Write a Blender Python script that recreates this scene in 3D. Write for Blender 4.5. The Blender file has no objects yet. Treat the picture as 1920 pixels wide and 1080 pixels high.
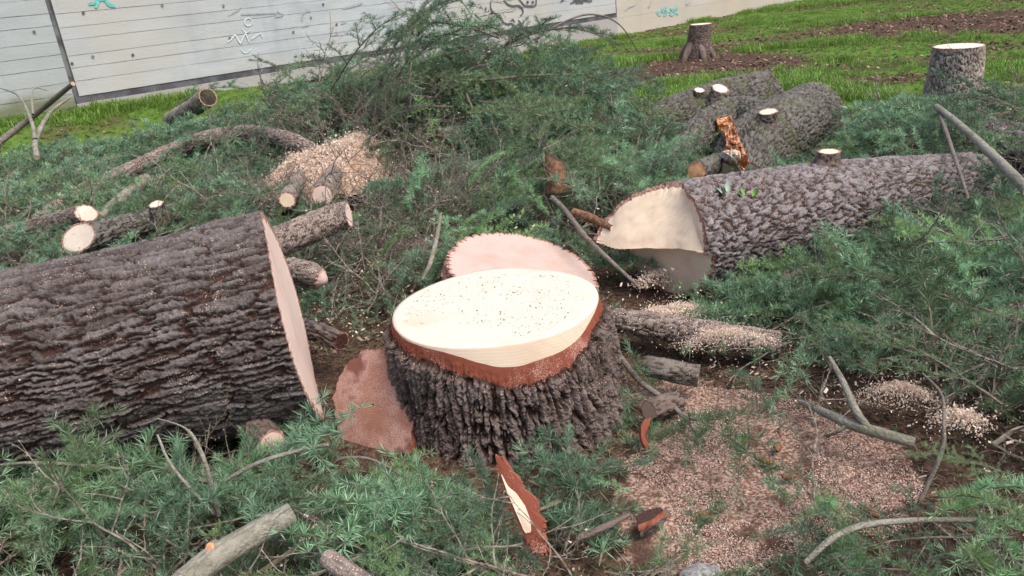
import bpy, math, random
import numpy as np
from mathutils import Vector

# ------------------------------------------------------------------ camera, world, sun, exposure
SC = bpy.context.scene
COL = SC.collection
PITCH, ROLL, FPX, CAMH = math.radians(22.0), math.radians(5.7), 1450.0, 1.6
cF = np.array([0, math.cos(PITCH), -math.sin(PITCH)])
_r0 = np.array([1.0, 0, 0]); _u0 = np.array([0, math.sin(PITCH), math.cos(PITCH)])
cR = math.cos(ROLL)*_r0 - math.sin(ROLL)*_u0
cU = math.cos(ROLL)*_u0 + math.sin(ROLL)*_r0
CAM = np.array([0, 0, CAMH])
cam = bpy.data.cameras.new('camera'); cam_o = bpy.data.objects.new('camera', cam); COL.objects.link(cam_o)
from mathutils import Matrix
M = Matrix(((cR[0], cU[0], -cF[0], 0), (cR[1], cU[1], -cF[1], 0), (cR[2], cU[2], -cF[2], CAMH), (0, 0, 0, 1)))
cam_o.matrix_world = M
cam.sensor_width = 36; cam.lens = 36*FPX/1920; cam.clip_start = .05; cam.clip_end = 600
SC.camera = cam_o

SUN_EL, SUN_ROT = math.radians(60), math.radians(130)
w = bpy.data.worlds.new('World'); SC.world = w; w.use_nodes = True
nt = w.node_tree; nt.nodes.clear()
sky = nt.nodes.new('ShaderNodeTexSky'); sky.sky_type = 'NISHITA'; sky.sun_disc = False
sky.sun_elevation = SUN_EL; sky.sun_rotation = SUN_ROT; sky.air_density = 1.0; sky.dust_density = 5.0; sky.ozone_density = 1.0
bg = nt.nodes.new('ShaderNodeBackground'); bg.inputs[1].default_value = 0.15
wo = nt.nodes.new('ShaderNodeOutputWorld')
nt.links.new(sky.outputs[0], bg.inputs[0]); nt.links.new(bg.outputs[0], wo.inputs[0])
sl = bpy.data.lights.new('sun', 'SUN'); sl.energy = 1.25; sl.angle = math.radians(30); sl.color = (1, .975, .95)
so = bpy.data.objects.new('sun', sl); COL.objects.link(so)
sd = Vector((math.sin(SUN_ROT)*math.cos(SUN_EL), math.cos(SUN_ROT)*math.cos(SUN_EL), math.sin(SUN_EL)))
so.rotation_euler = sd.to_track_quat('Z', 'Y').to_euler()
SC.view_settings.view_transform = 'Standard'; SC.view_settings.look = 'None'
SC.view_settings.gamma = 1; SC.view_settings.use_curve_mapping = False
SC.view_settings.exposure = 0.64
SC.cycles.max_bounces = 5; SC.cycles.diffuse_bounces = 3; SC.cycles.transmission_bounces = 3
SC.cycles.use_denoising = True

# ------------------------------------------------------------------ helpers
def ray(x, y): return cF + (x-960)/FPX*cR + (540-y)/FPX*cU
def P(x, y, z):                       # point of the picture ray at height z
    d = ray(x, y); return CAM + d*(z-CAMH)/d[2]
def PY(x, y, Y):                      # point of the picture ray at ground distance Y
    d = ray(x, y); return CAM + d*Y/d[1]
def PPL(x, y, p0, n):                 # picture ray met with a plane
    d = ray(x, y); return CAM + d*np.dot(np.asarray(p0)-CAM, n)/np.dot(d, n)

def fr(x): return x-np.floor(x)
def hsh(i, j, s): return fr(np.sin(i*127.1+j*311.7+s*74.7)*43758.5453)
def vn(u, v, s=0, pv=None):
    iu = np.floor(u); iv = np.floor(v); fu = u-iu; fv = v-iv
    fu = fu*fu*(3-2*fu); fv = fv*fv*(3-2*fv)
    j0, j1 = (iv, iv+1) if pv is None else (iv % pv, (iv+1) % pv)
    a = hsh(iu, j0, s); b = hsh(iu+1, j0, s); c = hsh(iu, j1, s); d = hsh(iu+1, j1, s)
    return (a*(1-fu)+b*fu)*(1-fv)+(c*(1-fu)+d*fu)*fv
def fbm(u, v, s=0, o=4, pv=None):
    t = 0; a = .5; n = 0
    for k in range(o):
        t = t+a*vn(u, v, s+k*3.1, pv); n += a; a *= .5; u = u*2; v = v*2; pv = pv*2 if pv else None
    return t/n
def worley(u, v, s, pv):
    f1 = np.full(u.shape, 9.); f2 = f1.copy(); idd = np.zeros(u.shape)
    iu = np.floor(u); iv = np.floor(v)
    for di in (-1, 0, 1):
        for dj in (-1, 0, 1):
            ci = iu+di; cj = iv+dj; cw = cj % pv
            px = ci+.1+.8*hsh(ci, cw, s); py = cj+.1+.8*hsh(ci, cw, s+5)
            d = np.sqrt((u-px)**2+(v-py)**2); h = hsh(ci, cw, s+9)
            near = d < f1
            f2 = np.where(near, f1, np.minimum(f2, d)); idd = np.where(near, h, idd); f1 = np.where(near, d, f1)
    return f1, f2, idd
def sst(a, b, x): t = np.clip((x-a)/(b-a), 0, 1); return t*t*(3-2*t)

# ---- materials
def nodes(name):
    m = bpy.data.materials.new(name); m.use_nodes = True; n = m.node_tree; b = n.nodes['Principled BSDF']
    return m, n, b
def nn(n, t, **k):
    x = n.nodes.new(t)
    for a, b in k.items(): setattr(x, a, b)
    return x
def mixc(n, f, a, b):
    x = n.nodes.new('ShaderNodeMix'); x.data_type = 'RGBA'
    for s, v in ((0, f), (6, a), (7, b)):
        if hasattr(v, 'is_linked'): n.links.new(v, x.inputs[s])
        elif s == 0: x.inputs[0].default_value = v
        else: x.inputs[s].default_value = (*v, 1)
    return x.outputs[2]
def ramp(n, src, lo, hi, a=0., b=1.):
    x = n.nodes.new('ShaderNodeMapRange'); x.interpolation_type = 'SMOOTHSTEP'
    n.links.new(src, x.inputs[0]); x.inputs[1].default_value = lo; x.inputs[2].default_value = hi
    x.inputs[3].default_value = a; x.inputs[4].default_value = b
    return x.outputs[0]
def math2(n, op, a, b):
    x = n.nodes.new('ShaderNodeMath'); x.operation = op
    for s, v in ((0, a), (1, b)):
        if hasattr(v, 'is_linked'): n.links.new(v, x.inputs[s])
        else: x.inputs[s].default_value = v
    return x.outputs[0]
def noise(n, scale, detail=4, coord=None, rough=.55, vec_scale=None):
    x = n.nodes.new('ShaderNodeTexNoise'); x.inputs['Scale'].default_value = scale; x.inputs['Detail'].default_value = detail
    x.inputs['Roughness'].default_value = rough
    c = n.nodes.new('ShaderNodeTexCoord').outputs['Object'] if coord is None else coord
    if vec_scale:
        mp = n.nodes.new('ShaderNodeMapping'); mp.inputs['Scale'].default_value = vec_scale; n.links.new(c, mp.inputs[0]); c = mp.outputs[0]
    n.links.new(c, x.inputs['Vector']); return x.outputs['Fac']
def attr(n, name): x = n.nodes.new('ShaderNodeAttribute'); x.attribute_name = name; return x.outputs['Fac']
def bump(n, b, h, dist, st=1.):
    x = n.nodes.new('ShaderNodeBump'); x.inputs['Distance'].default_value = dist; x.inputs['Strength'].default_value = st
    n.links.new(h, x.inputs['Height']); n.links.new(x.outputs[0], b.inputs['Normal'])

def bark_mat(name, crev, a, b, moss=0., mosscol=(.07, .09, .03), speck=.3, rough=.75, fine=120, speckcol=(.62, .47, .36)):
    m, n, s = nodes(name)
    h = attr(n, 'hgt'); c = attr(n, 'cid')
    n1 = noise(n, fine, 5); n2 = noise(n, 9, 3)
    pl = mixc(n, ramp(n, math2(n, 'ADD', math2(n, 'MULTIPLY', math2(n, 'ADD', math2(n, 'MULTIPLY', c, .5), math2(n, 'MULTIPLY', h, .5)), .75), math2(n, 'MULTIPLY', n1, .5)), .42, .82), a, b)
    pl = mixc(n, ramp(n, n2, .35, .7, 0, .35), pl, crev)
    col = mixc(n, ramp(n, h, .12, .5), crev, pl)
    if moss: col = mixc(n, ramp(n, math2(n, 'ADD', math2(n, 'MULTIPLY', noise(n, 5, 4), .7), math2(n, 'MULTIPLY', n1, .4)), .75-moss*.5, .95-moss*.5), col, mosscol)
    if speck:
        v = n.nodes.new('ShaderNodeTexVoronoi'); v.inputs['Scale'].default_value = 130
        n.links.new(n.nodes.new('ShaderNodeTexCoord').outputs['Object'], v.inputs['Vector'])
        sp = math2(n, 'MULTIPLY', ramp(n, v.outputs['Distance'], .28, .2), ramp(n, noise(n, 14, 3), .62-speck*.3, .72-speck*.2))
        col = mixc(n, sp, col, speckcol)
    n.links.new(col, s.inputs['Base Color']); s.inputs['Roughness'].default_value = rough
    s.inputs['Specular IOR Level'].default_value = .4
    bump(n, s, n1, .009, 1.)
    return m
def cut_mat(name, col, ring=(.62, .43, .26), dust=None, dustamt=0., ringamt=.35, mottles=.25, wet=None):
    m, n, s = nodes(name)
    rho = attr(n, 'rho')
    wv = math2(n, 'SINE', math2(n, 'ADD', math2(n, 'MULTIPLY', rho, 620.), math2(n, 'MULTIPLY', noise(n, 4, 2), 14.)), 0)
    c = mixc(n, ramp(n, wv, .2, 1., 0, ringamt), col, ring)
    c = mixc(n, ramp(n, noise(n, 7, 4), .5, .75, 0, mottles), c, ring)
    wetf = wet
    saw = noise(n, 10, 3, vec_scale=(1.2, 9, 1.2)); c = mixc(n, ramp(n, saw, .48, .66, 0, .35), c, [q*.82 for q in col]); c = mixc(n, ramp(n, noise(n, 3.2, 4), .52, .68, 0, .4), c, [col[0]*.80, col[1]*.68, col[2]*.58])
    g = noise(n, 260, 3)
    if dust:
        c = mixc(n, math2(n, 'MULTIPLY', ramp(n, math2(n, 'ADD', math2(n, 'MULTIPLY', noise(n, 6, 4), .6), math2(n, 'MULTIPLY', g, .5)), .65-dustamt*.4, .75-dustamt*.3), .9), c, dust)
    if wet: c = mixc(n, ramp(n, noise(n, 6, 5), .50, .62, 0, .85), c, wet)
    c = mixc(n, ramp(n, noise(n, 170, 2), .68, .76, 0, .7), c, (.25, .14, .09))
    n.links.new(c, s.inputs['Base Color']); s.inputs['Roughness'].default_value = .8
    s.inputs['Specular IOR Level'].default_value = .2
    bump(n, s, g, .0015, .6)
    return m
def flat_mat(name, a, b, scale=30, rough=.8, bd=.0, trans=0.):
    m, n, s = nodes(name)
    f = noise(n, scale, 4)
    n.links.new(mixc(n, ramp(n, f, .35, .65), a, b), s.inputs['Base Color']); s.inputs['Roughness'].default_value = rough
    s.inputs['Specular IOR Level'].default_value = .3
    if bd: bump(n, s, f, bd)
    return m
def chip_mat(name, cols, rough=.85):
    m, n, s = nodes(name)
    o = n.nodes.new('ShaderNodeObjectInfo').outputs['Random']
    c = n.nodes.new('ShaderNodeValToRGB'); n.links.new(o, c.inputs[0]); e = c.color_ramp; e.interpolation = 'CONSTANT'
    while len(e.elements) < len(cols): e.elements.new(.5)
    for i, q in enumerate(cols): e.elements[i].position = i/len(cols); e.elements[i].color = (*q, 1)
    n.links.new(c.outputs[0], s.inputs['Base Color']); s.inputs['Roughness'].default_value = rough
    s.inputs['Specular IOR Level'].default_value = .2
    return m

MAT = {}
MAT['bark_dark'] = bark_mat('bark_furrowed', (.050, .020, .012), (.056, .041, .035), (.165, .14, .13), speck=.35, rough=.58)
MAT['bark_stump'] = bark_mat('bark_of_stump', (.045, .018, .011), (.062, .043, .034), (.185, .145, .128), speck=.7, speckcol=(.5, .3, .24))
MAT['bark_flaky'] = bark_mat('bark_flaky', (.065, .030, .020), (.085, .068, .063), (.27, .24, .24), speck=.5)
MAT['bark_mossy'] = bark_mat('bark_mossy', (.025, .017, .011), (.06, .052, .042), (.17, .158, .138), moss=.42, speck=.2, mosscol=(.085, .095, .035))
MAT['bark_limb'] = bark_mat('bark_limb', (.06, .04, .03), (.13, .105, .085), (.22, .19, .155), moss=.18, speck=.3)
MAT['bark_dusty'] = bark_mat('bark_dusty', (.06, .04, .03), (.16, .12, .10), (.30, .24, .20), moss=0, speck=1.6, speckcol=(.66, .52, .42))
MAT['bark_grey'] = bark_mat('bark_grey_green', (.09, .075, .05), (.18, .165, .12), (.33, .31, .25), moss=.35, mosscol=(.13, .14, .06), speck=.1)
MAT['bark_pale'] = bark_mat('bark_far_stump', (.10, .07, .05), (.25, .20, .165), (.45, .39, .34), speck=.1)
MAT['bark_brown'] = bark_mat('bark_brown', (.05, .03, .022), (.13, .09, .07), (.2, .15, .125), speck=.1)
MAT['cut_fresh'] = cut_mat('cut_fresh', (.70, .61, .51), ring=(.55, .43, .32), ringamt=.35, mottles=.35)
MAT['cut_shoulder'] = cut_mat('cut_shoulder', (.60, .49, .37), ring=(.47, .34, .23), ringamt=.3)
MAT['cut_notch'] = cut_mat('cut_notch', (.76, .62, .46), ring=(.58, .38, .25), ringamt=.25, mottles=.75)
MAT['cut_pale'] = cut_mat('cut_pale', (.78, .62, .45))
MAT['cut_pink'] = cut_mat('cut_pink', (.76, .59, .50), ring=(.62, .42, .33), ringamt=.2)
MAT['cut_dusty'] = cut_mat('cut_sawdust_covered', (.48, .35, .29), ring=(.36, .20, .15), dust=(.52, .40, .35), dustamt=.55, ringamt=.3, mottles=.6)
MAT['cut_red'] = cut_mat('cut_red_dusted', (.27, .13, .09), ring=(.15, .05, .03), dust=(.42, .28, .25), dustamt=.45, ringamt=.3, wet=(.11, .028, .018))
MAT['cut_weathered'] = cut_mat('cut_weathered', (.48, .35, .24), ring=(.32, .2, .12))
MAT['inner_bark'] = cut_mat('inner_bark_red', (.22, .062, .036), ring=(.15, .04, .022), dust=(.50, .30, .24), dustamt=.12, ringamt=.2, mottles=.8)
MAT['inner_bark_edge'] = flat_mat('inner_bark_edge', (.22, .09, .06), (.48, .30, .24), 90, .85, .004)
MAT['torn_wood'] = flat_mat('torn_orange_wood', (.42, .17, .06), (.66, .38, .2), 25, .7, .01)
MAT['torn_red'] = flat_mat('torn_red_wood', (.26, .085, .035), (.55, .30, .17), 30, .8, .01)
MAT['old_wood'] = flat_mat('old_brown_wood', (.10, .05, .03), (.24, .13, .07), 40, .85, .006)
MAT['red_bark'] = flat_mat('red_bark_scrap', (.20, .06, .035), (.33, .12, .07), 40, .8, .005)
MAT['wood_strip'] = flat_mat('pale_wood_strip', (.74, .58, .42), (.82, .68, .52), 20, .7, .001)
MAT['sawdust'] = flat_mat('sawdust', (.60, .42, .31), (.40, .25, .17), 45, .95, .01)
MAT['leaf'] = flat_mat('green_leaf', (.09, .22, .03), (.16, .33, .05), 30, .5)
MAT['leaf_pale'] = flat_mat('pale_leaf', (.22, .32, .22), (.3, .4, .3), 30, .5)
MAT['cone'] = flat_mat('brown_cone', (.15, .07, .035), (.26, .13, .07), 120, .8, .004)
MAT['rock'] = flat_mat('grey_stone', (.20, .19, .18), (.42, .41, .39), 60, .85, .006)

def foliage_mat(name, base, tip, gold, trans=.25):
    m, n, s = nodes(name)
    t = attr(n, 'tip'); o = n.nodes.new('ShaderNodeObjectInfo').outputs['Random']; r = attr(n, 'rnd')
    c1 = mixc(n, ramp(n, r, 0, 1, 0, 1), base, tip)
    c1 = mixc(n, ramp(n, t, .4, 1., 0, .55), c1, tip)
    c1 = mixc(n, ramp(n, o, .35, 1., 0, .6), c1, gold)
    dk = n.nodes.new('ShaderNodeMix'); dk.data_type = 'RGBA'; dk.blend_type = 'MULTIPLY'; dk.inputs[0].default_value = 1; n.links.new(c1, dk.inputs[6]); n.links.new(ramp(n, math2(n, 'FRACT', math2(n, 'MULTIPLY', o, 7.3), 0), 0, 1, .55, 1.2), dk.inputs[7]); c1 = dk.outputs[2]
    n.links.new(c1, s.inputs['Base Color']); s.inputs['Roughness'].default_value = .38
    s.inputs['Specular IOR Level'].default_value = .5
    tr = n.nodes.new('ShaderNodeBsdfTranslucent'); n.links.new(c1, tr.inputs[0])
    mx = n.nodes.new('ShaderNodeMixShader'); mx.inputs[0].default_value = trans
    n.links.new(s.outputs[0], mx.inputs[1]); n.links.new(tr.outputs[0], mx.inputs[2])
    n.links.new(mx.outputs[0], n.nodes['Material Output'].inputs[0])
    return m
MAT['needle'] = foliage_mat('cedar_needle', (.056, .145, .064), (.30, .47, .30), (.18, .24, .07))
MAT['needle_light'] = foliage_mat('cedar_needle_fresh', (.12, .28, .12), (.40, .62, .38), (.25, .38, .11))
MAT['grass'] = foliage_mat('grass_blade', (.10, .20, .022), (.24, .42, .07), (.21, .28, .06), .35)
MAT['twig'] = flat_mat('twig_bark', (.10, .075, .055), (.20, .165, .125), 40, .85)
MAT['twig_grey'] = flat_mat('dead_twig_bark', (.11, .09, .07), (.28, .245, .20), 40, .85)

# ---- objects
def mesh(name, v, f, mats=(), smooth=True, attrs=None, midx=None):
    me = bpy.data.meshes.new(name)
    v = np.asarray(v, dtype=np.float32).reshape(-1, 3); f = [np.asarray(q, dtype=np.int32) for q in (f if isinstance(f, list) else [f])]
    f = [q for q in f if len(q)]
    me.vertices.add(len(v)); me.vertices.foreach_set('co', v.ravel())
    nl = sum(q.size for q in f); npoly = sum(len(q) for q in f)
    me.loops.add(nl); me.loops.foreach_set('vertex_index', np.concatenate([q.ravel() for q in f]))
    me.polygons.add(npoly)
    tot = np.concatenate([np.full(len(q), q.shape[1], dtype=np.int32) for q in f])
    st = np.concatenate([[0], np.cumsum(tot)[:-1]]).astype(np.int32)
    me.polygons.foreach_set('loop_start', st); me.polygons.foreach_set('loop_total', tot)
    if midx is not None: me.polygons.foreach_set('material_index', np.asarray(midx, dtype=np.int32))
    me.polygons.foreach_set('use_smooth', np.full(npoly, smooth))
    for m in mats: me.materials.append(m)
    me.update(calc_edges=True)
    for k, a in (attrs or {}).items():
        at = me.attributes.new(k, 'FLOAT', 'POINT'); at.data.foreach_set('value', np.asarray(a, dtype=np.float32).ravel())
    me.validate()
    return me
def link(name, me, parent=None, label=None, cat=None, group=None, kind=None, loc=None):
    o = bpy.data.objects.new(name, me); COL.objects.link(o)
    if parent: o.parent = parent
    if loc is not None: o.location = loc
    if label: o['label'] = label
    if cat: o['category'] = cat
    if group: o['group'] = group
    if kind: o['kind'] = kind
    return o
def grid_faces(nr, nc, wrap=False, off=0):
    i = np.arange(nr-1)[:, None]; j = np.arange(nc if wrap else nc-1)[None, :]; j2 = (j+1) % nc
    a = i*nc+j; b = i*nc+j2; c = (i+1)*nc+j2; d = (i+1)*nc+j
    return np.stack([a, b, c, d], -1).reshape(-1, 4)+off

# bark relief: returns metres, height 0..1, plate id
def bark(kind, U, TH, r):
    circ = 2*math.pi*r; r0_ = r
    def cells(cu, cv, s, warp=.5):
        n = max(3, round(circ/cv)); V = TH/(2*math.pi)*n
        wv = (fbm(U/cu*1.3, V*.35, s+20, 3, None)-.5)*warp if False else (vn(U/(cu*.9), np.sin(TH*2)*2+np.cos(TH)*2, s+20)-.5)*warp*2
        return worley(U/cu+wv*.5+.4*vn(U/cu*3, V*1., s+31, n), V+wv, s, n), V, n
    if kind in ('fur', 'flk'):
        lu, lv = (.20, .034) if kind == 'fur' else (.075, .036)
        n = max(3, round(circ/lv)); V = TH/(2*math.pi)*n; fur = kind == 'fur'
        lo1 = fbm(U/lu*.9, V*.5, 61, 3, None if n % 2 else None)-.5; rag = fbm(U*45, V*1.6, 71, 3)-.5
        hi = fbm(U*110, V*4., 91, 3)-.5; md = fbm(U/lu*2.2+lo1, V*1.3, 81, 4)-.5
        u1 = U/lu+md*.9+(hsh(np.floor(V+md), U*0, 2)*.5); v1 = V+lo1*2.2+rag*(.55 if fur else .5)
        f1, f2, i = worley(u1, v1, 1, n)
        g1, g2, j = worley(u1*3.1+rag*.5, v1*(1.7 if fur else 1.5)+.3+rag*.4, 4, n*2)
        e = sst(.03, .24, f2-f1+hi*.12)
        e2 = sst(.0, .10, g2-g1+hi*.12)
        sh = np.clip((fr(v1)), 0, 1)
        h = e*(.42+.26*i+.24*j*e2+.10*e2+.16*md*2)+hi*.10
        h = np.clip(h, 0, 1)
        d = h*(.030 if fur else .020)+hi*.004
        c = np.clip(i*.3+j*.5+hi*.5, 0, 1)
    elif kind == 'fine':
        (f1, f2, i), V, n = cells(.04, .022, 3, .8)
        h = sst(0, .3, f2-f1)*(.6+.4*i); h = h*(.6+.6*fbm(U*60, V*1.5, 33, 3, n*2 if False else None)); h = np.clip(h, 0, 1); d = h*.013; c = i
    else:
        h = .5+.5*fbm(U*40, TH*3/6.2832*8, 7, 3, None)*np.ones_like(TH); h = h*(1-.25*(np.sin(TH)**2)); d = h*.08*r; c = hsh(np.floor(U*120), np.floor(TH*4), 3)
    return d, np.clip(h, 0, 1), c

def rot_to(t):
    up = np.array([0, 0, 1.]); a = np.cross(t, up)
    a = a/np.maximum(np.linalg.norm(a, axis=-1, keepdims=True), 1e-6); z = np.cross(a, t)
    return a, z

class Path:
    def __init__(s, pts, radii, n=80):
        pts = np.asarray(pts, float); k = len(pts)
        if k == 2: dense = np.linspace(0, 1, n)[:, None]*(pts[1]-pts[0])+pts[0]; rr = np.linspace(radii[0], radii[-1], n)
        else:
            ext = np.vstack([2*pts[0]-pts[1], pts, 2*pts[-1]-pts[-2]]); dense = []; rr = []
            re = list(radii)
            for q in range(k-1):
                m_ = max(4, n//(k-1))
                for t in np.linspace(0, 1, m_, endpoint=(q == k-2)):
                    p0, p1, p2, p3 = ext[q:q+4]
                    dense.append(.5*((2*p1)+(-p0+p2)*t+(2*p0-5*p1+4*p2-p3)*t*t+(-p0+3*p1-3*p2+p3)*t**3)); rr.append(re[q]*(1-t)+re[q+1]*t)
            dense = np.array(dense); rr = np.array(rr)
        seg = np.linalg.norm(np.diff(dense, axis=0), axis=1); L = np.concatenate([[0], np.cumsum(seg)])
        t = np.gradient(dense, axis=0); t /= np.linalg.norm(t, axis=1, keepdims=True)
        X = 2.0
        s.L = L[-1]
        s.s = np.concatenate([[-X], L, [L[-1]+X]])
        s.p = np.vstack([dense[0]-t[0]*X, dense, dense[-1]+t[-1]*X]); s.t = np.vstack([t[:1], t, t[-1:]]); s.r = np.concatenate([[rr[0]], rr, [rr[-1]]])
        if abs(s.t[:, 2]).max() > .95: # vertical: fixed frame
            s.a = np.tile([1., 0, 0], (len(s.s), 1)); s.z = np.cross(s.a, s.t); s.z /= np.linalg.norm(s.z, axis=1, keepdims=True)
        else: s.a, s.z = rot_to(s.t)
    def at(s, S):
        f = lambda A: np.stack([np.interp(S, s.s, A[:, k]) for k in range(3)], -1)
        return f(s.p), f(s.a), f(s.z), np.interp(S, s.s, s.r)
    def pt(s, S, A, Z):               # A, Z in units of the radius
        p, a, z, r = s.at(np.asarray(S, float)); A = np.asarray(A)[..., None]; Z = np.asarray(Z)[..., None]
        return p+(a*A+z*Z)*r[..., None]

def make_log(name, label, cat, pts, radii, bmat, kind='smooth', res=.02, nth=24, endA=None, endB=None, capA='cut_pale', capB='cut_pale',
             ring=.07, parent=None, lump=.03, group=None, seed=0, part=False, ringmat='inner_bark_edge', flat=1.):
    path = Path(pts, radii); L = path.L
    nS = max(3, int(L/res)); th = np.arange(nth)/nth*2*math.pi
    S0 = np.linspace(0, L, nS)[:, None]; TH = th[None, :]*np.ones_like(S0)
    eA = endA(np.cos(th), np.sin(th)) if endA else np.zeros(nth)
    eB = endB(np.cos(th), np.sin(th)) if endB else np.zeros(nth)
    S = eA[None, :]+(S0/L)*(L+eB-eA)[None, :]
    r0 = max(radii)
    d, h, c = bark(kind, S+seed*3.7, TH, r0)
    lu = 1+lump*(fbm(S*3+seed, np.cos(TH)*1.5+3, 11+seed, 2)-.5)*2+lump*(fbm(S*2+9, np.sin(TH)*1.5+3, 17+seed, 2)-.5)*2
    loc = path.pt(np.array([L*.5]), np.array([0.]), np.array([0.]))[0] - np.array([0, 0, r0*.9]) if not part else np.zeros(3)
    q = lu + (d-(.025 if kind == 'fur' else .016 if kind == 'flk' else 0))/np.interp(S, path.s, path.r)
    V = path.pt(S, np.cos(TH)*q, np.sin(TH)*q*flat)
    root = None
    if part: root = link(name, mesh(name, V.reshape(-1, 3)-(0, 0, 0), grid_faces(nS, nth, True), [MAT[bmat]], True, {'hgt': h, 'cid': c}), parent)
    else:
        root = link(name, None, None, label, cat, group, loc=loc)
        link('bark', mesh('bark', V.reshape(-1, 3)-loc, grid_faces(nS, nth, True), [MAT[bmat]], True, {'hgt': h, 'cid': c}), root)
    for end, capm, fn in ((0, capA, endA), (1, capB, endB)):
        if not capm: continue
        qe = q[-1] if end else q[0]
        rhos = np.linspace(0, 1-ring, 14 if nth > 30 else 6)
        def capv(rho):
            A = rho[:, None]*np.cos(th)[None, :]; Z = rho[:, None]*np.sin(th)[None, :]
            s = (fn(A, Z) if fn else np.zeros_like(A))+(L if end else 0)
            sc = 1+(qe[None, :]-1)*np.clip((rho[:, None]-.75)/.25, 0, 1)
            rr = rho[:, None]*np.interp(s, path.s, path.r)
            return path.pt(s, A*sc, Z*sc*flat), rr*np.ones_like(A)
        if fn is not None and nth > 60: rhos = np.linspace(0, 1-ring, 70)
        cv, rr = capv(rhos)
        sg = 1 if end else -1
        _, _, _, _ = path.at(np.array([0.]))
        if ring > 0:
            rv, _ = capv(np.linspace(1-ring, 1, 4))
            tx = path.t[-1 if end else 0]*sg
            jag = (fbm(np.cos(th)*r0*60+5, np.sin(th)*r0*60+5, 3, 2)-.5)*.012*(1 if r0 > .15 else .25)
            rv[1:3] += (tx[None, None, :]*jag[None, :, None])
            link('inner_bark', mesh('inner_bark', rv.reshape(-1, 3)-loc, grid_faces(4, nth, True), [MAT[ringmat]], True), root)
        link('cut_face', mesh('cut_face', cv.reshape(-1, 3)-loc, grid_faces(len(rhos), nth, True), [MAT[capm]], False if nth > 60 and fn is not None else True, {'rho': rr}), root)
    return root, path, loc
def stub(parent, loc, p, d, r, L, bmat='bark_mossy', capm='cut_fresh', skew=(0, 0), flare=1.5, name='branch_stub', ring=.12):
    """a sawn-off side branch: sub-part with its own cut face"""
    d = np.array(d, float); d /= np.linalg.norm(d); p = np.array(p, float)-loc
    fn = lambda A, Z: -(A*skew[0]+Z*skew[1])*r
    o, _, _ = make_log(name, None, None, [p-d*r*1.2, p+d*L*.3, p+d*L], [r*flare, r*1.12, r], bmat, 'fine' if r > .03 else 'smooth', res=.008, nth=40,
                       endB=fn, capA=None, capB=capm, parent=parent, part=True, ring=ring, lump=.05)
    return o

rnd = random.Random(7); rng = np.random.default_rng(5)

# ------------------------------------------------------------------ ground
WD = np.array([math.sin(math.radians(51)), math.cos(math.radians(51)), 0]); WN = np.array([WD[1], -WD[0], 0]); W0 = np.array([-6.9, 11.2, 0])
def wall_tz(x, y, off=0.):
    p = PPL(x, y, W0+WN*off, WN); return np.dot(p-W0, WD), p[2]
def Wp(t, z, off=0.): return W0+WD*t+WN*off+np.array([0, 0, z])

def gz(x, y):
    x = np.asarray(x, float); y = np.asarray(y, float)
    dw = (x-W0[0])*WN[0]+(y-W0[1])*WN[1]; tw = (x-W0[0])*WD[0]+(y-W0[1])*WD[1]
    bank = .32*sst(2.2, .0, dw)*sst(9, 1, tw)
    return bank + .05*(fbm(x*.7, y*.7, 3, 3)-.5)*sst(4, 8, y) + .02*(fbm(x*5, y*5, 5, 3)-.5)
def poly_mask(x, y, pts):
    c = np.zeros(x.shape, bool); n = len(pts)
    for i in range(n):
        x1, y1 = pts[i][:2]; x2, y2 = pts[(i+1) % n][:2]
        m = ((y1 > y) != (y2 > y)); c ^= m & (x < (x2-x1)*(y-y1)/(y2-y1+1e-12)+x1)
    return c
def soil_amount(x, y):                # bare earth and litter among the grass, 0..1
    s = sst(.48, .68, fbm(x*.55+3, y*.55, 8, 4))*.55
    q = P(1320, 125, 0); s = np.maximum(s, np.exp(-(((x-q[0])/1.5)**2+((y-q[1]+.1)/1.3)**2)**1.5)*1.3)
    q = P(1780, 45, 0); s = np.maximum(s, np.exp(-(((x-q[0])/3.2)**2+((y-q[1])/2.2)**2))*1.1)
    q = P(1880, 220, 0); s = np.maximum(s, np.exp(-(((x-q[0])/1.1)**2+((y-q[1])/1.3)**2)**2)*1.2)
    q = P(1180, 150, 0); s = np.maximum(s, np.exp(-(((x-q[0])/1.2)**2+((y-q[1])/1.)**2)**1.5)*.8)
    q = P(1650, 150, 0); s = np.maximum(s, np.exp(-(((x-q[0])/.8)**2+((y-q[1])/.5)**2)**1.5)*.6)
    s = s*(.6+.8*fbm(x*2.5, y*2.5, 2, 3))
    return np.clip(s, 0, 1)
def near_soil(x, y): return sst(7.5, 6.2, y+.15*x-.3*(x < 0)*x*0)

def ground_axis(lo, hi, a, b, f, c): # fine between a and b
    mid = np.arange(a, b, f); left = a-np.cumsum(np.geomspace(f, c, 40)); right = b+np.cumsum(np.geomspace(f, c, 40))
    v = np.concatenate([left[::-1], mid, right]); return v
gx = ground_axis(-200, 200, -8, 12, .06, 20); gy = ground_axis(-100, 300, 1.0, 20, .06, 20)
gx = np.clip(gx, -300, 300); gy = np.clip(gy, -200, 400)
GX, GY = np.meshgrid(gx, gy)
GZ = gz(GX, GY)
sa = np.maximum(soil_amount(GX, GY), near_soil(GX, GY))
m, n, s = nodes('ground_soil')
so_ = attr(n, 'soil'); n1 = noise(n, 25, 6); n2 = noise(n, 3, 4); n3 = noise(n, 90, 3); du = attr(n, 'dust')
soilc = mixc(n, ramp(n, n1, .35, .65), (.03, .02, .014), (.11, .07, .05))
soilc = mixc(n, ramp(n, n3, .55, .65, 0, .6), soilc, (.24, .15, .10))
grc = mixc(n, ramp(n, n1, .3, .7), (.06, .12, .02), (.13, .22, .04))
grc = mixc(n, ramp(n, n2, .45, .7), grc, (.11, .14, .035))
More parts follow.
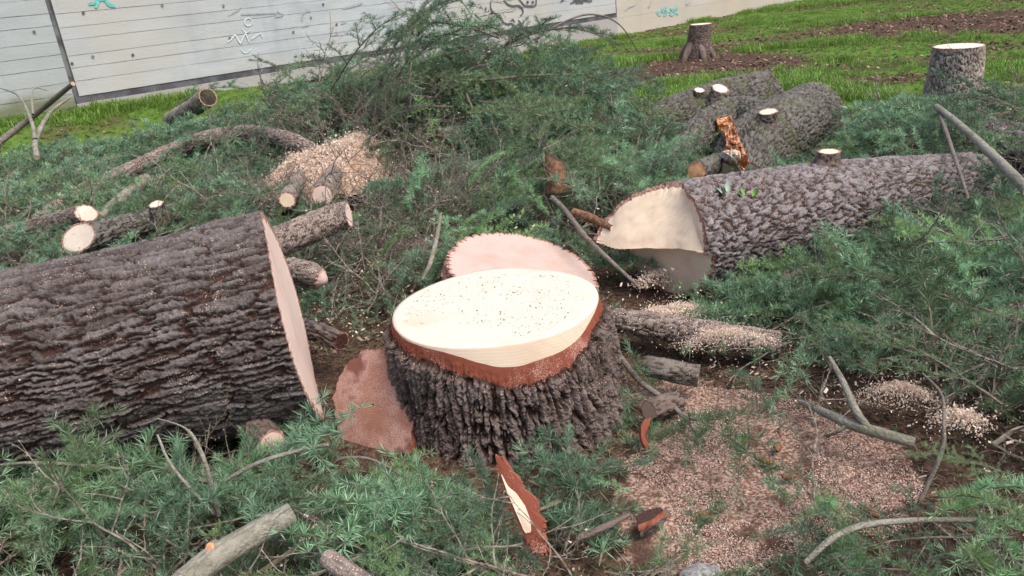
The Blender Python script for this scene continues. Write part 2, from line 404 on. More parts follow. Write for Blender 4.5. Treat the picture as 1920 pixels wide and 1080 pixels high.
c = mixc(n, ramp(n, math2(n, 'ADD', so_, math2(n, 'MULTIPLY', math2(n, 'SUBTRACT', n1, .5), 1.6)), .3, .6), grc, soilc)
dustc = mixc(n, ramp(n, n3, .4, .6), (.20, .10, .07), (.46, .34, .27))
dustc = mixc(n, ramp(n, noise(n, 8, 4), .48, .62, 0, .9), dustc, (.09, .05, .035))
c = mixc(n, ramp(n, math2(n, 'ADD', du, math2(n, 'MULTIPLY', math2(n, 'SUBTRACT', n1, .5), 1.2)), .4, .7), c, dustc)
n.links.new(c, s.inputs['Base Color']); s.inputs['Roughness'].default_value = .95; s.inputs['Specular IOR Level'].default_value = .1
bump(n, s, n1, .03)
DUSTPOLY = [P(x, y, 0) for x, y in ((1190, 700), (1330, 715), (1500, 770), (1620, 800), (1720, 850), (1700, 960), (1500, 1010), (1380, 1080), (1180, 1080), (1150, 930), (1200, 860))]
DUST2 = [P(x, y, 0) for x, y in ((1840, 160), (2000, 150), (2050, 280), (1920, 290), (1860, 240))]
dustm = (poly_mask(GX, GY, DUSTPOLY) | poly_mask(GX, GY, DUST2)).astype(float)
for _ in range(3): dustm[1:-1, 1:-1] = (dustm[1:-1, 1:-1]*2+dustm[:-2, 1:-1]+dustm[2:, 1:-1]+dustm[1:-1, :-2]+dustm[1:-1, 2:])/6
link('ground', mesh('ground', np.stack([GX, GY, GZ], -1), grid_faces(len(gy), len(gx)), [m], True, {'soil': sa, 'dust': dustm}), kind='structure')

# ------------------------------------------------------------------ concrete wall
def concrete(name, a, b, warm, moss=0.):
    m, n, s = nodes(name)
    g = n.nodes.new('ShaderNodeNewGeometry').outputs['Position']
    st = noise(n, 1.0, 5, g, vec_scale=(1.2, 1.2, 5)); f = noise(n, 30, 4, g); bl = noise(n, .35, 3, g)
    gr = noise(n, 6, 4, g, vec_scale=(.8, .8, 30))
    c = mixc(n, ramp(n, st, .3, .7), a, b)
    c = mixc(n, ramp(n, gr, .45, .75, 0, .35), c, (.30, .30, .30))
    c = mixc(n, ramp(n, bl, .4, .6, 0, .8), c, warm)
    c = mixc(n, ramp(n, noise(n, 1.6, 5, g, vec_scale=(1, 1, .18)), .52, .72, 0, .45), c, [q*.72 for q in a])
    c = mixc(n, ramp(n, noise(n, .9, 6, g, rough=.7), .5, .7, 0, .35), c, [q*.8 for q in warm])
    sep = n.nodes.new('ShaderNodeSeparateXYZ'); n.links.new(g, sep.inputs[0])
    low = ramp(n, math2(n, 'ADD', sep.outputs[2], math2(n, 'MULTIPLY', st, .5)), 1.15, .55, 0, .55)
    c = mixc(n, low, c, warm)
    v = n.nodes.new('ShaderNodeTexVoronoi'); v.inputs['Scale'].default_value = 9; n.links.new(g, v.inputs['Vector'])
    c = mixc(n, math2(n, 'MULTIPLY', ramp(n, v.outputs['Distance'], .10, .05), ramp(n, noise(n, 2, 3, g), .5, .6, 0, .6)), c, (.16, .15, .15))
    if moss: c = mixc(n, ramp(n, math2(n, 'ADD', sep.outputs[2], math2(n, 'MULTIPLY', st, .5)), .95, .62, 0, moss), c, (.13, .15, .05))
    n.links.new(c, s.inputs['Base Color']); s.inputs['Roughness'].default_value = .9; s.inputs['Specular IOR Level'].default_value = .15
    bump(n, s, f, .004)
    return m
MAT['conc_l'] = concrete('concrete_blue_grey', (.36, .40, .42), (.46, .50, .52), (.40, .42, .40), moss=.9)
MAT['conc_m'] = concrete('concrete_grey', (.40, .43, .45), (.50, .53, .55), (.48, .46, .42))
MAT['conc_r'] = concrete('concrete_warm', (.46, .44, .41), (.54, .51, .47), (.50, .43, .34))
MAT['conc_f'] = concrete('concrete_footing', (.34, .325, .31), (.42, .40, .38), (.38, .36, .34))
MAT['dark_strip'] = flat_mat('dark_footing_strip', (.06, .06, .07), (.13, .125, .14), 4, .8)
MAT['joint'] = flat_mat('dark_joint', (.09, .09, .10), (.2, .2, .2), 6, .9)
t1, _ = wall_tz(108, 60); t2, _ = wall_tz(1157, 40)
zs = .52
def box_pts(t0, t1, z0, z1, o0, o1):
    return [Wp(t, z, o) for o in (o0, o1) for t, z in ((t0, z0), (t1, z0), (t1, z1), (t0, z1))]
BF = np.array([[0, 3, 2, 1], [4, 5, 6, 7], [0, 1, 5, 4], [1, 2, 6, 5], [2, 3, 7, 6], [3, 0, 4, 7]])
wall = link('concrete_wall', None, None, 'long board-marked concrete wall with graffiti behind the brush pile', 'wall', loc=W0)
def wpart(name, t0, t1_, z0, z1, o0, o1, mat, parent=None, rough_edge=0, seed=0):
    if rough_edge:
        n = int((t1_-t0)/.05); ts = np.linspace(t0, t1_, n)
        lo = z0-.003+.007*(fbm(ts*6, ts*0+seed, 3, 3)); hi = z1+.003-.007*fbm(ts*6+9, ts*0+seed, 5, 3)
        oo = o1+.006*(fbm(ts*1.5, ts*0+seed, 7, 2)-.5)
        rows = [[Wp(t, a, o0) for t, a in zip(ts, lo)], [Wp(t, a, o) for t, a, o in zip(ts, lo, oo)], [Wp(t, a, o) for t, a, o in zip(ts, hi, oo)], [Wp(t, a, o0) for t, a in zip(ts, hi)]]
        v = np.array(rows).reshape(-1, 3)-W0; me = mesh(name, v, grid_faces(4, n), [MAT[mat]], False)
    else: me = mesh(name, np.array(box_pts(t0, t1_, z0, z1, o0, o1))-W0, BF, [MAT[mat]], False)
    return link(name, me, parent or wall)
for pi, (a, b, mt, off) in enumerate(((-14, t1-.035, 'conc_l', -.03), (t1+.035, t2-.03, 'conc_m', 0), (t2, 60, 'conc_r', 0))):
    z0 = zs if pi == 1 else -.4
    core = wpart('wall_panel', a, b, z0, 3.6, -.35, off-.008, mt)
    if pi == 2:
        k = 0
        for z in np.arange(-.4, 3.6, .8): wpart('concrete_lift', a, b, z, min(z+.8, 3.6)-.004, off-.012, off, mt, core); k += 1
        continue
    k = 0; z = z0
    while z < 3.55:
        hgt = .19+.03*math.sin(k*2.3+pi)
        wpart('board_course', a, b, z+.004, z+hgt-.004, off-.008, off+.002*math.sin(k*1.9+pi*2), mt, core, 1, k+pi*20)
        z += hgt; k += 1
wpart('footing', t1-.03, t2-.002, -.5, zs-.10, -.35, .01, 'conc_f')
wpart('footing_strip', t1-.03, t2-.002, zs-.10, zs-.002, -.3, -.01, 'dark_strip')  # dark-coloured strip, set slightly back between middle panel and footing
wpart('joint_strip', t1-.03, t1+.03, zs, 3.6, -.3, -.05, 'joint')
wpart('joint_strip', t2-.028, t2-.002, zs, 3.6, -.3, -.02, 'joint')
# paint and marks, thin and flat on the wall face
def paint(col, a=.7):
    m, n, s = nodes('spray_paint'); n.links.new(mixc(n, ramp(n, noise(n, 12, 4), .3, .8), col, [min(1, q*1.4+.05) for q in col]), s.inputs['Base Color']); s.inputs['Roughness'].default_value = .7
    return m
PA = {'teal': paint((.10, .42, .38)), 'white': paint((.50, .55, .58)), 'black': paint((.07, .07, .08)), 'grey': paint((.30, .31, .33)), 'teal2': paint((.22, .42, .40))}
def stroke(px, wd, mat, name='graffiti_stroke'):
    tz = [wall_tz(x, y, .02) for x, y in px]
    pts = []
    for i in range(len(tz)-1):
        for q in np.linspace(0, 1, 5, endpoint=(i == len(tz)-2)): pts.append((tz[i][0]*(1-q)+tz[i+1][0]*q, tz[i][1]*(1-q)+tz[i+1][1]*q))
    pts = np.array(pts)
    if len(pts) > 8:
        for _ in range(2): pts[1:-1] = (pts[:-2]+2*pts[1:-1]+pts[2:])/4
    d = np.gradient(pts, axis=0); d /= np.maximum(np.linalg.norm(d, axis=1, keepdims=True), 1e-6); nrm = np.stack([-d[:, 1], d[:, 0]], 1)
    ww = wd/2*(.7+.5*np.sin(np.linspace(.3, 2.9, len(pts))))[:, None]
    A = pts+nrm*ww; B = pts-nrm*ww
    v = np.array([Wp(t, z, .0125) for t, z in np.vstack([A, B])])-W0; k = len(pts)
    link(name, mesh(name, v, grid_faces(2, k), [PA[mat]], False), wall)
def circ(cx, cy, rx, ry=None, n=14, a0=0, a1=6.3): return [(cx+rx*math.cos(a), cy+(ry or rx)*math.sin(a)) for a in np.linspace(a0, a1, n)]
for pxs, wd, mt in (
    ([(166, 8), (172, 6), (180, 8)], .035, 'teal'), ([(183, -4), (182, 5), (180, 15)], .045, 'teal'), ([(184, 1), (191, -2), (198, 1)], .035, 'teal'), ([(199, -4), (201, 6), (207, 10), (217, 12)], .04, 'teal'),
    (circ(466, 41, 7), .02, 'white'), ([(427, 79), (434, 74), (441, 64), (446, 72), (451, 82), (456, 71), (461, 62), (464, 70), (467, 78)], .02, 'white'), ([(454, 54), (461, 62), (470, 57)], .018, 'white'),
    ([(472, 73), (482, 66), (490, 61), (492, 70)], .02, 'white'), ([(452, 91), (456, 98), (464, 99), (471, 92)], .018, 'white'),
    ([(452, 27), (480, 26), (520, 24)], .02, 'grey'), ([(520, 21), (533, 28), (516, 32)], .025, 'grey'), ([(428, 29), (445, 21), (452, 13)], .015, 'grey'),
    ([(567, 38), (568, 26), (576, 20), (582, 21)], .025, 'grey'), ([(566, 50), (580, 47)], .015, 'grey'),
    ([(643, 16), (665, 11), (680, 5)], .03, 'grey'), ([(640, 44), (650, 41)], .025, 'grey'), ([(678, 25), (684, 21), (688, 28), (676, 33), (684, 37)], .02, 'grey'), ([(700, 34), (715, 31), (721, 27)], .03, 'grey'),
    (circ(768, 11, 7, 9), .02, 'grey'), ([(782, 22), (788, 30), (797, 24)], .02, 'grey'), (circ(884, 5, 4, 3), .05, 'grey'),
    ([(921, 2), (920, 14), (926, 24), (934, 28), (940, 33), (944, 42), (952, 46), (960, 44), (966, 49), (972, 54), (978, 50), (977, 42), (972, 38)], .035, 'black'),
    ([(945, 0), (952, 8), (962, 12), (972, 10), (980, 15), (982, 24), (976, 30)], .035, 'black'), ([(958, 40), (962, 36), (966, 42)], .03, 'black'),
    ([(972, -4), (980, 6), (984, 11), (1000, 12), (1006, 9), (1006, -3)], .035, 'black'), (circ(990, 4, 1.2), .035, 'black'), (circ(1000, 4, 1.2), .035, 'black'),
    ([(1052, 3), (1056, 0), (1060, -3)], .035, 'black'), ([(1070, 7), (1080, 2), (1092, 1), (1110, 3)], .035, 'black'), ([(1076, -2), (1082, 0), (1088, -4), (1096, 0), (1104, -3), (1112, -1)], .035, 'black'),
    ([(1080, 6), (1088, 4), (1094, 6)], .04, 'black'), ([(1216, 14), (1221, 8), (1223, 0)], .04, 'grey'), ([(1172, 20), (1182, 13), (1192, 10)], .02, 'grey'),
    ([(1233, 20), (1236, 28), (1241, 26), (1242, 14)], .06, 'teal2'), ([(1252, 12), (1246, 15), (1248, 21), (1252, 26), (1245, 30)], .06, 'teal2'), ([(1262, 13), (1256, 18), (1261, 20), (1256, 27), (1263, 28)], .06, 'teal2'),
    ([(1266, 28), (1266, 13), (1271, 16), (1267, 21), (1273, 27)], .06, 'teal2'), ([(1231, 24), (1250, 21), (1270, 20)], .05, 'teal2'), ([(1287, 8), (1294, 5)], .05, 'grey')):
    stroke(pxs, wd, mt)
for x, y in ((156, 24), (304, 10), (174, 106), (65, 60), (419, 11), (431, 71), (583, 33), (631, 46), (606, 8), (135, 119), (249, 103), (550, 60)):
    t, z = wall_tz(x, y, .01); a = np.linspace(0, 6.283, 9)[:-1]; off = -.018 if x < 90 else .0125
    v = np.array([Wp(t, z, off)]+[Wp(t+.022*math.cos(q), z+.022*math.sin(q), off) for q in a])-W0
    link('tie_hole', mesh('tie_hole', v, np.array([[0, i+1, (i+1) % 8+1] for i in range(8)]), [MAT['joint']], False), wall)

# brush heaps: (picture x, picture y of the heap's foot on the ground z, rx, ry, height, turn)
BUMPS = [ # world x, y, rx, ry, h
    (3.1, 4.75, .75, .5, .50),
    (-.15, 6.7, 1.05, .85, 1.22), (.5, 6.6, .7, .7, .85), (-1.5, 8.0, 1.1, .8, .85), (-1.2, 7.0, 1.1, 1.0, .62), (-2.4, 7.6, 1.6, 1.1, .48), (.7, 6.2, .8, .9, .52), (-3.4, 6.2, 1.6, 1.2, .35), (-4.4, 7.6, 1.6, 1.0, .35),
    (-1.6, 5.2, 1.5, .8, .38), (.1, 5.0, 1.1, .8, .40), (-.2, 4.2, .9, .6, .22), (-2.6, 4.6, 1.4, .8, .26), (1.2, 5.2, .7, .7, .30), (.6, 4.4, .5, .5, .18),
    (2.7, 5.3, 1.0, .8, .28), (3.3, 4.3, .9, .8, .38), (2.4, 3.3, 1.0, .7, .24), (2.0, 2.5, .8, .6, .24), (1.6, 1.9, .8, .5, .22), (2.9, 6.0, 1.0, .5, .2), (4.2, 5.8, 1.1, .8, .3), (1.3, 2.95, .5, .3, .10),
    (-1.3, 1.95, 1.3, .38, .20), (-.45, 1.8, .5, .4, .16), (-.1, 1.7, .5, .35, .12), (-2.2, 2.0, .9, .4, .2), (-.75, 2.1, .3, .2, .1)]
def H(x, y):
    t = np.zeros_like(x, float)
    for bx, by, rx, ry, h in BUMPS: t = np.maximum(t, h*np.exp(-(((x-bx)/rx)**2+((y-by)/ry)**2))) + .25*np.minimum(t, h*np.exp(-(((x-bx)/rx)**2+((y-by)/ry)**2)))
    return t*(.8+.4*fbm(x*2.2, y*2.2, 41, 3))
def PS(x, y, dz=0.):                  # point where the picture ray meets the top of the brush
    d = ray(x, y); Yq = np.linspace(1.3, 14, 1500); q = CAM[None, :]+d[None, :]*(Yq/d[1])[:, None]
    hit = np.nonzero(q[:, 2] <= H(q[:, 0], q[:, 1])+dz)[0]
    return q[hit[0]] if len(hit) else P(x, y, .05)
def PX(x, y, z): return PS(x, y, .04) if z is None else (PY(x, y, -z) if z < 0 else P(x, y, z))

# ------------------------------------------------------------------ main stump
SX, SY, SH = -.075, 2.79, .415
st = link('large_stump', None, None, 'very wide fresh stump with bright sawn top and red inner bark rim', 'stump', loc=(SX, SY, 0))
NT = 620; th = np.arange(NT)/NT*2*math.pi      # 0 = +x, front = -pi/2
def ang(a, b): return np.abs((a-b+math.pi) % (2*math.pi)-math.pi)
Rtop = .402*(1+.02*np.cos(2*th+.4)+.012*np.cos(3*th+1)+.008*np.sin(5*th))
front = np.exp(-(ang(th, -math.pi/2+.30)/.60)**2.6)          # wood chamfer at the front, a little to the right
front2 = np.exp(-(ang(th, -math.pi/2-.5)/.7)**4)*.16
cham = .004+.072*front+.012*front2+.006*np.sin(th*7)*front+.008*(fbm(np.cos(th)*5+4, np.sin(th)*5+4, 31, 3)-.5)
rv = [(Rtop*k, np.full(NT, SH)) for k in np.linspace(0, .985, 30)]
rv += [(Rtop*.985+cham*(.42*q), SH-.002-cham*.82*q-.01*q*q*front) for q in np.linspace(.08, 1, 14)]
def prof(rows): return np.stack([np.stack([r*np.cos(th), r*np.sin(th), z*np.ones(NT)], -1) for r, z in rows])
V = prof(rv); V[..., 2] += (V[..., 0]*.02+V[..., 1]*-.01)
rr = np.linalg.norm(V[..., :2], axis=-1)
link('cut_face', mesh('cut_face', V[:31], grid_faces(31, NT, True), [MAT['cut_fresh']], True, {'rho': rr[:31]}), st)
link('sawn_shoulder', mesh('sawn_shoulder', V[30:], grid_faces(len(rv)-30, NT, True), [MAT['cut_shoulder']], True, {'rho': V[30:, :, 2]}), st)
r1, z1 = rv[-1]
band = .050+.016*np.sin(th*3+1)*.6+.014*(fbm(np.cos(th)*6+4, np.sin(th)*6+4, 3, 3)-.5)+.0*front
band = band*(.62+.38*front); bandr = band*.42; bandz = band*1.35
jag = .016*(fbm(np.cos(th)*40+50, np.sin(th)*40+50, 13, 3)-.5)
rb = [(r1+bandr*q*(1.15-.15*q)+(jag*q if q > .4 else 0), z1-bandz*q) for q in np.linspace(0, 1, 12)]
V = prof(rb); V[..., 2] += (V[..., 0]*.02+V[..., 1]*-.01)
Q = np.linspace(0, 1, 12)[:, None]
V[..., :2] *= (1+.030*(fbm(np.cos(th)[None, :]*45+60+Q*4, np.sin(th)[None, :]*45+60+Q*4, 23, 4)-.5)*Q)[..., None]
V[..., 2] += .022*(fbm(np.cos(th)[None, :]*30+60, np.sin(th)[None, :]*30+60+Q*0, 29, 3)-.5)*Q**2
jn = .050*(fbm(np.cos(th)*9+60, np.sin(th)*9+60, 37, 4)-.5)+.018*(fbm(np.cos(th)*40+60, np.sin(th)*40+60, 38, 2)-.5)
V[..., 2] += jn*Q**1.5
link('inner_bark', mesh('inner_bark', V, grid_faces(12, NT, True), [MAT['inner_bark']], True), st)
r2, z2 = rb[-1]; z2 = z2+(r2*np.cos(th)*.02-r2*np.sin(th)*.01)+jn+.004
nz = 120; q = np.linspace(0, 1, nz)[:, None]
flare = .035+.065*np.exp(-(ang(th, -.75)/.8)**2)+.03*np.exp(-(ang(th, 2.2)/.7)**2)-.03*np.exp(-(ang(th, math.pi)/.5)**2)
Rr = r2[None, :]+.001+flare[None, :]*(q**1.3)+.008*np.sin(th*6+.8)[None, :]*q
Zz = z2[None, :]*(1-q)+(-.06)*q
TW = th[None, :]-q*.0
d, h, c = bark('fur', q*.33+.02*np.sin(TW*9), TW, .42)
d2, h2, c2 = bark('fine', q*.42, TW, .42)
d = d*1.6+d2*.2
# bark starts ragged, level with the red band
blend = sst(0, .06, q); Rr = Rr+(d-.012)*blend
V = np.stack([Rr*np.cos(th), Rr*np.sin(th), Zz], -1)
link('bark', mesh('bark', V, grid_faces(nz, NT, True), [MAT['bark_stump']], True, {'hgt': h*blend, 'cid': c}), st)

# ------------------------------------------------------------------ big log on the left, nearly side-on
ax = np.array([math.sin(math.radians(77.5)), math.cos(math.radians(77.5)), 0])
c0 = np.array([-.865, 2.80, .44])
A_, pA, lA = make_log('tree_trunk', 'massive furrowed trunk lying beside the large stump, sawn end facing it', 'log', [c0-ax*2.7-np.array([0, 0, .09]), c0-ax*1.2-np.array([0, 0, .045]), c0], [.345, .375, .425],
         'bark_dark', 'fur', res=.0052, nth=520, capA='cut_pale', capB='cut_pink', ring=.045, lump=.02, endB=lambda A, Z: -.02*Z+.0*A+.012*np.sin(A*3), seed=1)

# ------------------------------------------------------------------ notched log on the right
dF = np.array([math.sin(math.radians(71)), math.cos(math.radians(71)), 0])
cf = np.array([.915, 3.70, .28])
ea = np.cross(dF, [0, 0, 1.])     # +a: towards the camera side
def endF(A, Z):
    a = -A                         # +: far side
    s = -.25*np.clip(a-Z+1.0, 0, 3)*.80-.04*(1+A)
    s = s+.012*np.sin(A*5+Z*3)+.02*(fbm(A*3+9, Z*3+9, 6, 3)-.5)
    z0 = .04-.14*(a+1)/2+.05*(fbm(A*4+3, A*0+1, 5, 4)-.5)+.03*np.sin(A*3)
    return np.where(Z > z0, s, -.13+.09*A-.02*Z)
F_, pF, lF = make_log('notched_log', 'grey flaky-barked log with a pale stepped felling cut at its near end', 'log', [cf, cf+dF*1.0+np.array([0, 0, -.02]), cf+dF*1.95+np.array([0, .03, -.09])], [.295, .255, .2],
         'bark_flaky', 'flk', res=.0068, nth=270, endA=endF, capA='cut_notch', capB='cut_pale', ring=.075, lump=.025, seed=2)
# knots on the log
p = PY(1552, 287, 3.98); stub(F_, lF, p+np.array([0, 0, -.045]), (.1, -.05, 1), .048, .055, 'bark_brown', 'cut_pale', flare=2.0)
p = PY(1492, 478, 3.72); stub(F_, lF, p, (.35, -1, .1), .028, .05, 'red_bark', 'torn_wood', flare=1.4)

# ------------------------------------------------------------------ mossy forked logs behind
# rear
g1, pp, l1 = make_log('knotty_log', 'rear knotty log with two pale branch scars, before the small far stump', 'log', [P(1435, 185, .28), P(1350, 205, .26), P(1260, 232, .22), P(1180, 262, .16)], [.26, .27, .24, .17],
   'bark_mossy', 'flk', res=.010, nth=190, endA=lambda A, Z: -.07*(1-A*A-Z*Z), lump=.06, seed=3)
stub(g1, l1, P(1348, 176, .46), (.15, -.15, 1), .065, .05, 'bark_limb', 'cut_fresh', skew=(.2, .3), flare=1.5)
stub(g1, l1, P(1312, 177, .46), (-.1, -.1, 1), .04, .04, 'bark_mossy', 'cut_fresh', skew=(.1, .3), flare=1.6)
g2, pp, l2 = make_log('forked_log', 'thick mossy forked log with torn orange wood, between rear log and notched log', 'log', [P(1520, 215, .30), P(1465, 245, .30), P(1405, 290, .26), P(1385, 345, .15)], [.26, .265, .25, .2],
   'bark_mossy', 'flk', res=.009, nth=230, endA=lambda A, Z: -.06*(1-A*A-Z*Z)+.02*A, lump=.05, seed=4)
V1 = [P(1455, 250, .28), P(1385, 222, .30), P(1310, 262, .24), P(1255, 320, .12)]
make_log('fork_limb', None, None, [np.array(q)-l2 for q in V1], [.16, .19, .18, .14], 'bark_mossy', 'flk', res=.010, nth=180, lump=.05, seed=5, parent=g2, part=True)
bpy.context.view_layer.update()
def HIT(x, y):
    h_, l_, nr, _, ob, _ = SC.ray_cast(bpy.context.evaluated_depsgraph_get(), Vector(CAM), Vector(ray(x, y)).normalized()); return np.array(l_) if h_ else P(x, y, .1)
stub(g2, l2, HIT(1436, 226), (.1, -.35, 1), .055, .07, 'bark_limb', 'cut_fresh', skew=(.2, .3), flare=1.6)
# torn orange wood
def ragged_slab(name, parent, loc, outline, p0, nrm, thick, mat, jag=.1, bulge=0., seed=0, label=None, cat=None, group=None, sidemat=None, rings=14, sub=6, jagfreq=14, subname='side'):
    """slab whose outline is given as picture points on a real plane; its own thickness; returns top object"""
    nrm = np.array(nrm, float); nrm /= np.linalg.norm(nrm)
    o = []
    for i in range(len(outline)):
        a = np.array(outline[i]); b = np.array(outline[(i+1) % len(outline)])
        for t in np.linspace(0, 1, sub, endpoint=False): o.append(a+(b-a)*t)
    o = np.array(o, float)
    for _ in range(max(1, sub//3)): o = (np.roll(o, 1, 0)+2*o+np.roll(o, -1, 0))/4
    pts = np.array([PPL(x, y, p0, nrm) for x, y in o]); cen = pts.mean(0)
    k = np.arange(len(pts)); j = 1+jag*(hsh(k*1., k*0., seed)-.5)+jag*.6*(vn(k/3., k*0., seed+4)-.5)
    pts = cen+(pts-cen)*j[:, None]
    n = len(pts); rows = [cen+(pts-cen)*r for r in np.linspace(0.02, 1, rings)]
    V = np.array(rows); R = np.linspace(0.02, 1, rings)[:, None]
    hh = bulge*(1-R**2)*np.ones((1, n))+bulge*.6*(fbm(V[..., 0]*25, V[..., 1]*25+V[..., 2]*25, seed, 3)-.5)
    V = V+nrm*hh[..., None]
    rad = np.linalg.norm(V-cen, axis=-1)
    back = pts-nrm*thick*(1+.1*(hsh(k*1., k*2., seed+1)-.5))[:, None]; mid = (pts+back)/2+(pts-cen)*.02
    Vs = np.array([pts, mid, back, cen+(back-cen)*.02])
    loc = np.zeros(3) if parent else np.array([cen[0], cen[1], min(pts[:, 2].min(), back[:, 2].min())])
    base = loc if not parent else np.array(parent.location)
    root = parent or link(name, None, None, label, cat, group, loc=loc)
    link('cut_face' if not parent else name, mesh('cut_face', V.reshape(-1, 3)-base, grid_faces(rings, n, True), [MAT[mat]], True, {'rho': rad}), root)
    c = hsh(np.arange(4*n)*1., np.arange(4*n)*0., 2)
    link(subname, mesh(subname, Vs.reshape(-1, 3)-base, grid_faces(4, n, True), [MAT[sidemat or mat]], False, {'hgt': .2+.8*c, 'cid': c}), root)
    return root
pz = PY(1370, 240, 5.35)
bpy.context.view_layer.update()
def onto(me_obj, base):
    dg = bpy.context.evaluated_depsgraph_get()
    for v in me_obj.data.vertices:
        w_ = Vector(v.co)+Vector(base); d_ = (w_-Vector(CAM)).normalized()
        hit, loc_, nr_, _, ob, _ = SC.ray_cast(dg, Vector(CAM), d_)
        if hit and (loc_-w_).length < .6: v.co = loc_-d_*(w_-loc_).length*0-Vector(base)-d_*.012+Vector((0, 0, .012*math.sin(w_.x*90+w_.z*70)))
import types
def torn(name, outline, mat, seed, jag, rings=12):
    o = []
    for i in range(len(outline)):
        a = np.array(outline[i]); b_ = np.array(outline[(i+1) % len(outline)])
        for t in np.linspace(0, 1, 5, endpoint=False): o.append(a+(b_-a)*t)
    o = np.array(o, float); cen = o.mean(0); n_ = len(o); k_ = np.arange(n_)*1.
    o = cen+(o-cen)*(1+jag*(hsh(k_, k_*0, seed)-.5))[:, None]
    dg = bpy.context.evaluated_depsgraph_get(); V_ = []
    for r_ in np.linspace(.02, 1, rings):
        for q_ in cen+(o-cen)*r_:
            d_ = Vector(ray(*q_)).normalized(); hit, loc_, nr_, _, ob, _ = SC.ray_cast(dg, Vector(CAM), d_)
            lift = .012+.05*hsh(np.floor(q_[0]/5), np.floor(q_[1]/7), seed)*(r_ < .97)
            V_.append(np.array(loc_)-np.array(d_)*lift+np.array([0, 0, lift*.3]) if hit else P(*q_, .2))
    link(name, mesh(name, np.array(V_)-np.array(g2.location), grid_faces(rings, n_, True), [MAT[mat]], False, {'rho': np.tile(np.linspace(0, .1, rings)[:, None], (1, n_))}), g2)
torn('torn_wood', [(1342, 228), (1370, 220), (1378, 238), (1388, 262), (1400, 290), (1404, 314), (1388, 322), (1366, 312), (1352, 292), (1362, 268), (1348, 250)], 'torn_red', 3, .22, 14)
torn('splintered_wood', [(1340, 224), (1370, 218), (1372, 240), (1360, 256), (1346, 246)], 'torn_wood', 5, .15, 8)
torn('splintered_wood', [(1342, 292), (1362, 284), (1384, 282), (1390, 300), (1378, 310), (1362, 304)], 'cut_fresh', 9, .3, 8)
if 0: ragged_slab('torn_wood', g2, None, [(1338, 222), (1365, 219), (1372, 232), (1380, 250), (1392, 280), (1398, 305), (1385, 318), (1372, 300), (1358, 290), (1362, 270), (1350, 250)], pz, (-.25, -1, .25), .10, 'torn_wood', jag=.25, bulge=.05, seed=3, rings=10, sub=4, subname='torn_edge')
if 0: ragged_slab('splintered_wood', g2, None, [(1340, 290), (1362, 284), (1378, 282), (1386, 296), (1374, 305), (1366, 308), (1358, 297)], PY(1365, 295, 5.22), (-.2, -1, .35), .06, 'cut_fresh', jag=.3, bulge=.02, seed=9, rings=6, sub=4, subname='torn_edge')
make_log('short_log', 'short branch log with weathered orange face, between forked log and notched log', 'log', [PY(1306, 322, 4.75), PY(1345, 305, 5.2)], [.055, .06], 'bark_mossy', 'fine', .01, 60, capA='torn_wood')

# ------------------------------------------------------------------ far stumps
def stump(name, label, bx, by, tx, ty, rbot, rtop, mat, seed, kind='flk', cap='cut_fresh', nth=160):
    b = P(bx, by, 0); t = PY(tx, ty, b[1]); b[2] = -.15
    return make_log(name, label, 'stump', [t, t*.6+b*.4, b], [rtop, rtop*1.08, rbot], mat, kind, .012, nth, capA=cap, capB=None, ring=.06, lump=.06, seed=seed)
stump('small_stump', 'knee-high stump with grey-brown bark standing on the grass, wider one', 1787, 195, 1797, 86, .30, .235, 'bark_pale', 6)
b, pb, lb = stump('small_stump', 'small leaning brown stump with a split side, nearest the concrete wall', 1306, 112, 1314, 45, .26, .175, 'bark_brown', 8, 'fine', nth=100)
q0 = P(1306, 112, 0)
for a in (-2.6, -1.4, -.5, .8, 2.4):
    d_ = np.array([math.cos(a), math.sin(a), 0])
    make_log('root', None, None, [q0+d_*.12+np.array([0, 0, .26])-lb, q0+d_*.26+np.array([0, 0, .08])-lb, q0+d_*.32+np.array([0, 0, -.06])-lb], [.06, .05, .03], 'bark_brown', 'smooth', .03, 12, part=True, parent=b, capA=None, capB=None)

# ------------------------------------------------------------------ discs and wedges
sc_n = np.array([.30, -.18, 1.]); sc_n /= np.linalg.norm(sc_n); sc_c = np.array([.06, 3.56, .25])
sc_a = np.cross(sc_n, [0, 1, 0]);
make_log('round_slab', 'thin round trunk slice dusted pink, lying tilted right behind the large stump', 'wood slab', [sc_c, sc_c-sc_n*.085], [.385, .395], 'inner_bark_edge', 'fur', .012, 300, capA='cut_dusty', capB='cut_pale', ring=.04, lump=.03, seed=5)
w0 = P(690, 760, .11)
ragged_slab('felling_wedge', None, None, [(712, 650), (680, 660), (645, 692), (624, 735), (628, 785), (646, 835), (682, 872), (722, 902), (760, 890), (775, 800), (770, 740), (760, 690), (745, 655)], w0, (-.35, -.62, .62),   .07, 'cut_red', jag=.10, bulge=.012, seed=5, label='reddish sawdust-covered wedge of trunk leaning against the left side of the large stump', cat='wood slab', sidemat='red_bark', rings=20, sub=8)
s0 = P(972, 950, .30)
ws = ragged_slab('bark_strip', None, None, [(926, 858), (944, 860), (956, 882), (972, 898), (978, 915), (992, 925), (1010, 942), (1006, 962), (1022, 978), (1016, 998), (1026, 1022), (1028, 1036), (1006, 1040), (985, 1010), (962, 960), (940, 900)], s0, (-.25, -.75, .6), .03, 'inner_bark', jag=.14, bulge=.004, seed=6, label='long jagged red bark strip with a pale wood edge, before the large stump', cat='wood offcut', sidemat='red_bark', rings=8, sub=6)
ragged_slab('wood_edge', ws, None, [(939, 888), (952, 912), (968, 925), (984, 948), (994, 975), (995, 998), (984, 1000), (968, 962), (950, 920)], s0+np.array([-.25, -.75, .6])*.006, (-.25, -.75, .6), .01, 'wood_strip', jag=.03, seed=7, rings=4, sub=5, subname='wood_side')
